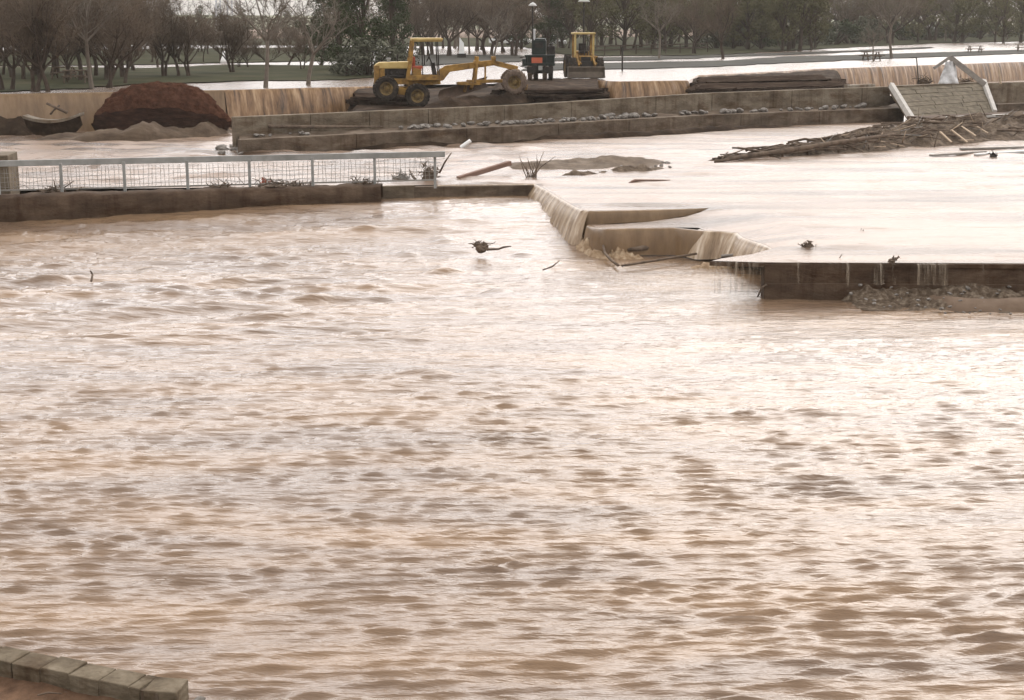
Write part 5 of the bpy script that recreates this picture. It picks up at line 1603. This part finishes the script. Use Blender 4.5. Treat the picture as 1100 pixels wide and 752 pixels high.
# the far wood behind everything reads as one mass
fw = MB(); rr = random.Random(77)
for k in range(26000):
    px = rr.uniform(-260, 1400)
    Yd = rr.uniform(345, 385)
    topz = 12.5 + 2.0 * noise.noise(Vector((px * .013, 5, 0))) + 1.6 * noise.noise(Vector((px * .05, 9, 0)))
    if 150 < px < 345: topz = 7.2 + 1.0 * noise.noise(Vector((px * .05, 2, 0)))
    x = (px - 550) / FOC * Yd
    z = 2.8 + (topz - 2.8) * (1 - rr.random() ** 1.6)
    d = Vector((rr.gauss(0, 1), rr.gauss(0, 1), rr.gauss(0, .7))).normalized()
    u = d.cross(Vector((rr.gauss(0, 1), rr.gauss(0, 1), rr.gauss(0, 1)))).normalized(); v = d.cross(u)
    s_ = rr.uniform(.2, .5); c = Vector((x, Yd, z))
    fw.add([c + u * s_, c + v * s_ * .6, c - u * s_, c - v * s_ * .6], [(0, 1, 2, 3)])
tag(fw.build('far_wood', M['leaf_far']), 'far brown green wood closing the view behind the flooded park', 'wood', kind='stuff')
# ------------------------------------------------------------------ park furniture and far things
def lamp_post(px, py_base, py_top, lab, head=.5):
    b = at(px, py_base, 3.2); Yp = b.y
    root = empty('lamp_post', b, label=lab, cat='lamp post', group='park lamp posts')
    top = at_y(px, py_top, Yp)
    h = top.z - b.z
    mb = MB(); mb.tube((0, 0, -.2), (0, 0, h), .075, .05, n=8); mb.build('pole', IR, root)
    mb = MB(); mb.lathe([(0, h + .22), (head * .5, h + .16), (head, h), (head * .9, h - .03), (head * .3, h - .04), (0, h - .04)], 18, axis='z'); mb.build('lamp_head', M['white_dim'], root, smooth=True)
    return root
lamp_post(572, 80, 6, 'dark lamp post with a pale cap rising behind the truck cab', .30)
lamp_post(626.5, 80, 1.5, 'dark lamp post with a broad pale head rising behind the loader', .42)
mb = MB(); p = at(668.5, 76.5, 3.2); mb.tube(p + Vector((0, 0, -.2)), at_y(668.5, 52, p.y), .06, n=8); mb.box(at_y(668.5, 53, p.y), (.22, .05, .3))
tag(mb.build('short_post', IR, bevel=.01), 'short dark post standing in the lake right of the loader', 'post')
for px, lab in ((234, 'left one of two distant steel pylons above the wood'), (246.5, 'right one of two distant steel pylons above the wood')):
    base = at_y(px, 30, 400); tp = at_y(px, -22, 400)
    mb = MB(); h = tp.z - base.z
    for sx in (-1, 1):
        for sy in (-1, 1): mb.beam(base + Vector((sx * 1.0, sy * 1.0, -6)), tp + Vector((sx * .3, sy * .3, 0)), .16, .16)
    for k in range(9):
        t0, t1 = k / 9, (k + 1) / 9
        w0, w1 = lerp(1.0, .3, t0), lerp(1.0, .3, t1)
        mb.beam(base.lerp(tp, t0) + Vector((-w0, -w0, 0)), base.lerp(tp, t1) + Vector((w1, -w1, 0)), .1, .1)
        mb.beam(base.lerp(tp, t0) + Vector((w0, -w0, 0)), base.lerp(tp, t1) + Vector((-w1, -w1, 0)), .1, .1)
    for t in (.8, .95): mb.beam(base.lerp(tp, t) + Vector((-2.6, 0, 0)), base.lerp(tp, t) + Vector((2.6, 0, 0)), .2, .2)
    tag(mb.build('steel_pylon', M['pylon']), lab, 'pylon', 'distant pylons')
# white upright board behind the grader
p = at(496, 62, 3.25)
wb = empty('white_sign', p, label='white upright board standing on the far lawn behind the grader beam', cat='sign')
s_ = p.y / FOC
mb = MB(); mb.prism([(-3 * s_, 0, .3), (3 * s_, 0, .25), (2.2 * s_, 0, 15 * s_), (-2.2 * s_, 0, 21 * s_)], .08, (0, 1, 0)); mb.build('board', M['white'], wb, bevel=.01)
mb = MB(); mb.box((0, .12, .2), (.9, .5, .4)); mb.build('base', IR, wb, bevel=.02)
# white statue-like marker on the left lawn
p = at(241, 68, 3.26)
mb = MB(); mb.lathe([(0, 0), (.34, 0), (.32, .25), (.2, .5), (.12, .62), (.10, 1.0), (0, 1.05)], 14, p, 'z')
tag(mb.build('white_marker', M['white'], smooth=True), 'small white marker on the lawn behind the streaked falls', 'marker')
def picnic_table(px, py, lab, w_=1.8):
    root = empty('picnic_table', at(px, py, 3.2), (0, 0, tr_rng.uniform(-.4, .4)), lab, 'picnic table', 'picnic tables in the flooded park')
    mb = MB()
    for k in range(4): mb.box((0, -.3 + k * .2, .78), (w_, .18, .06))
    mb.build('table_top', M['wood'], root)
    for sy in (-.7, .7):
        mb = MB(); mb.box((0, sy, .46), (w_, .26, .06)); mb.build('bench', M['wood'], root)
    for sx in (-.6, .6):
        mb = MB(); mb.beam((sx, -.65, -.1), (sx, -.2, .75), .08, .1); mb.beam((sx, .65, -.1), (sx, .2, .75), .08, .1); mb.beam((sx, -.75, .40), (sx, .75, .40), .06, .1); mb.build('trestle', M['wood'], root)
picnic_table(69, 85.5, 'dark picnic table farther left on the lawn by the weir', 1.0)
picnic_table(82, 90, 'dark picnic table on the lawn left of the pale thick trunk', 1.4)
picnic_table(936, 65, 'dark picnic table in the lake beside the thin pale sapling', 1.9)
picnic_table(1047, 57, 'dark picnic table in the lake right of the plank frame', 1.7)
picnic_table(1099, 55.5, 'dark picnic table in the lake at the photo\'s right edge', 1.7)
# park rail fence far right of the loader
rf = empty('rail_fence', at(690, 60, 3.26), label='low dark rail fence on the far lawn right of the loader', cat='fence')
pa, pb = at(632, 60, 3.26), at(760, 56, 3.26)
for k in range(9):
    q = pa.lerp(pb, k / 8) - rf.location
    mb = MB(); mb.box(q + Vector((0, 0, .45)), (.12, .12, 1.1)); mb.build('post', M['bark_brown'], rf)
mb = MB()
for h in (.55, .95): mb.beam(pa - rf.location + Vector((0, 0, h)), pb - rf.location + Vector((0, 0, h)), .06, .12)
mb.build('rail', M['bark_brown'], rf)
# pale block added to fill the white gap in the far wood
def far_pale_block(px0, px1, py0, py1, Yb, lab):
    a, b = at_y(px0, py1, Yb), at_y(px1, py0, Yb)
    w_, h = b.x - a.x, b.z - a.z
    root = empty('pale_block', (a.x + w_ / 2, Yb, a.z), label=lab, cat='pale_block')
    mb = MB(); mb.box((0, 3, h / 2 - .5), (w_, 6, h + 1)); mb.build('wall', M['white_dim'], root)
    mb = MB(); mb.box((0, 3, h + .10), (w_ + .1, 6.1, .2)); mb.build('roof', M['white_dim'], root)
far_pale_block(1004, 1038, 27, 33, 322, 'low white block filling a gap in the far right wood')
# parked cars behind the grader, tiny and pale
def parked_car(px, py, lab, mat):
    root = empty('parked_car', at(px, py, 3.28), (0, 0, tr_rng.uniform(-.2, .2)), lab, 'car', 'parked cars across the park')
    mb = MB(); mb.prism([(-2.1, -.85, .3), (2.1, -.85, .3), (2.1, -.85, .75), (1.2, -.85, .85), (-2.1, -.85, .9)], 1.7, (0, 1, 0)); mb.build('body', mat, root, bevel=.08)
    mb = MB(); mb.prism([(-1.6, -.72, .88), (1.1, -.72, .85), (.5, -.72, 1.4), (-1.1, -.72, 1.4)], 1.44, (0, 1, 0)); mb.build('cabin', IR, root, bevel=.05)
    mb = MB(); mb.box((-.3, 0, 1.42), (1.5, 1.3, .06)); mb.build('roof', mat, root, bevel=.02)
    for sx in (-1.3, 1.3):
        for sy in (-.8, .8):
            mb = MB(); mb.lathe(tyre_profile(.33, .2, .16), 18, (sx, sy, .33)); mb.lathe([(0, -.06), (.17, -.06), (.17, .06), (0, .06)], 12, (sx, sy, .33)); mb.build('wheel', M['tyre'], root)
parked_car(541, 48.5, 'white parked car left of the truck, farther left one', M['white'])
parked_car(556, 48, 'white parked car just left of the truck cab', M['white'])
parked_car(592, 49.5, 'pale parked car between truck and loader', M['white_dim'])

# ------------------------------------------------------------------ thin haze, added to lighten the far trees
hz = MB(); hz.box((0, 1550, 29), (5400, 3300, 62))
m = bpy.data.materials.new('thin_haze'); m.use_nodes = True
t = m.node_tree; t.nodes.clear()
pv = N(t, 'ShaderNodeVolumePrincipled')
pv.inputs['Color'].default_value = (0.95, 0.89, 0.80, 1)
pv.inputs['Density'].default_value = 0.00022
pv.inputs['Anisotropy'].default_value = 0.0
t.links.new(pv.outputs[0], N(t, 'ShaderNodeOutputMaterial').inputs['Volume'])
tag(hz.build('haze', m), 'thin pale haze added over the flooded park to lighten the far trees', 'haze', kind='stuff')
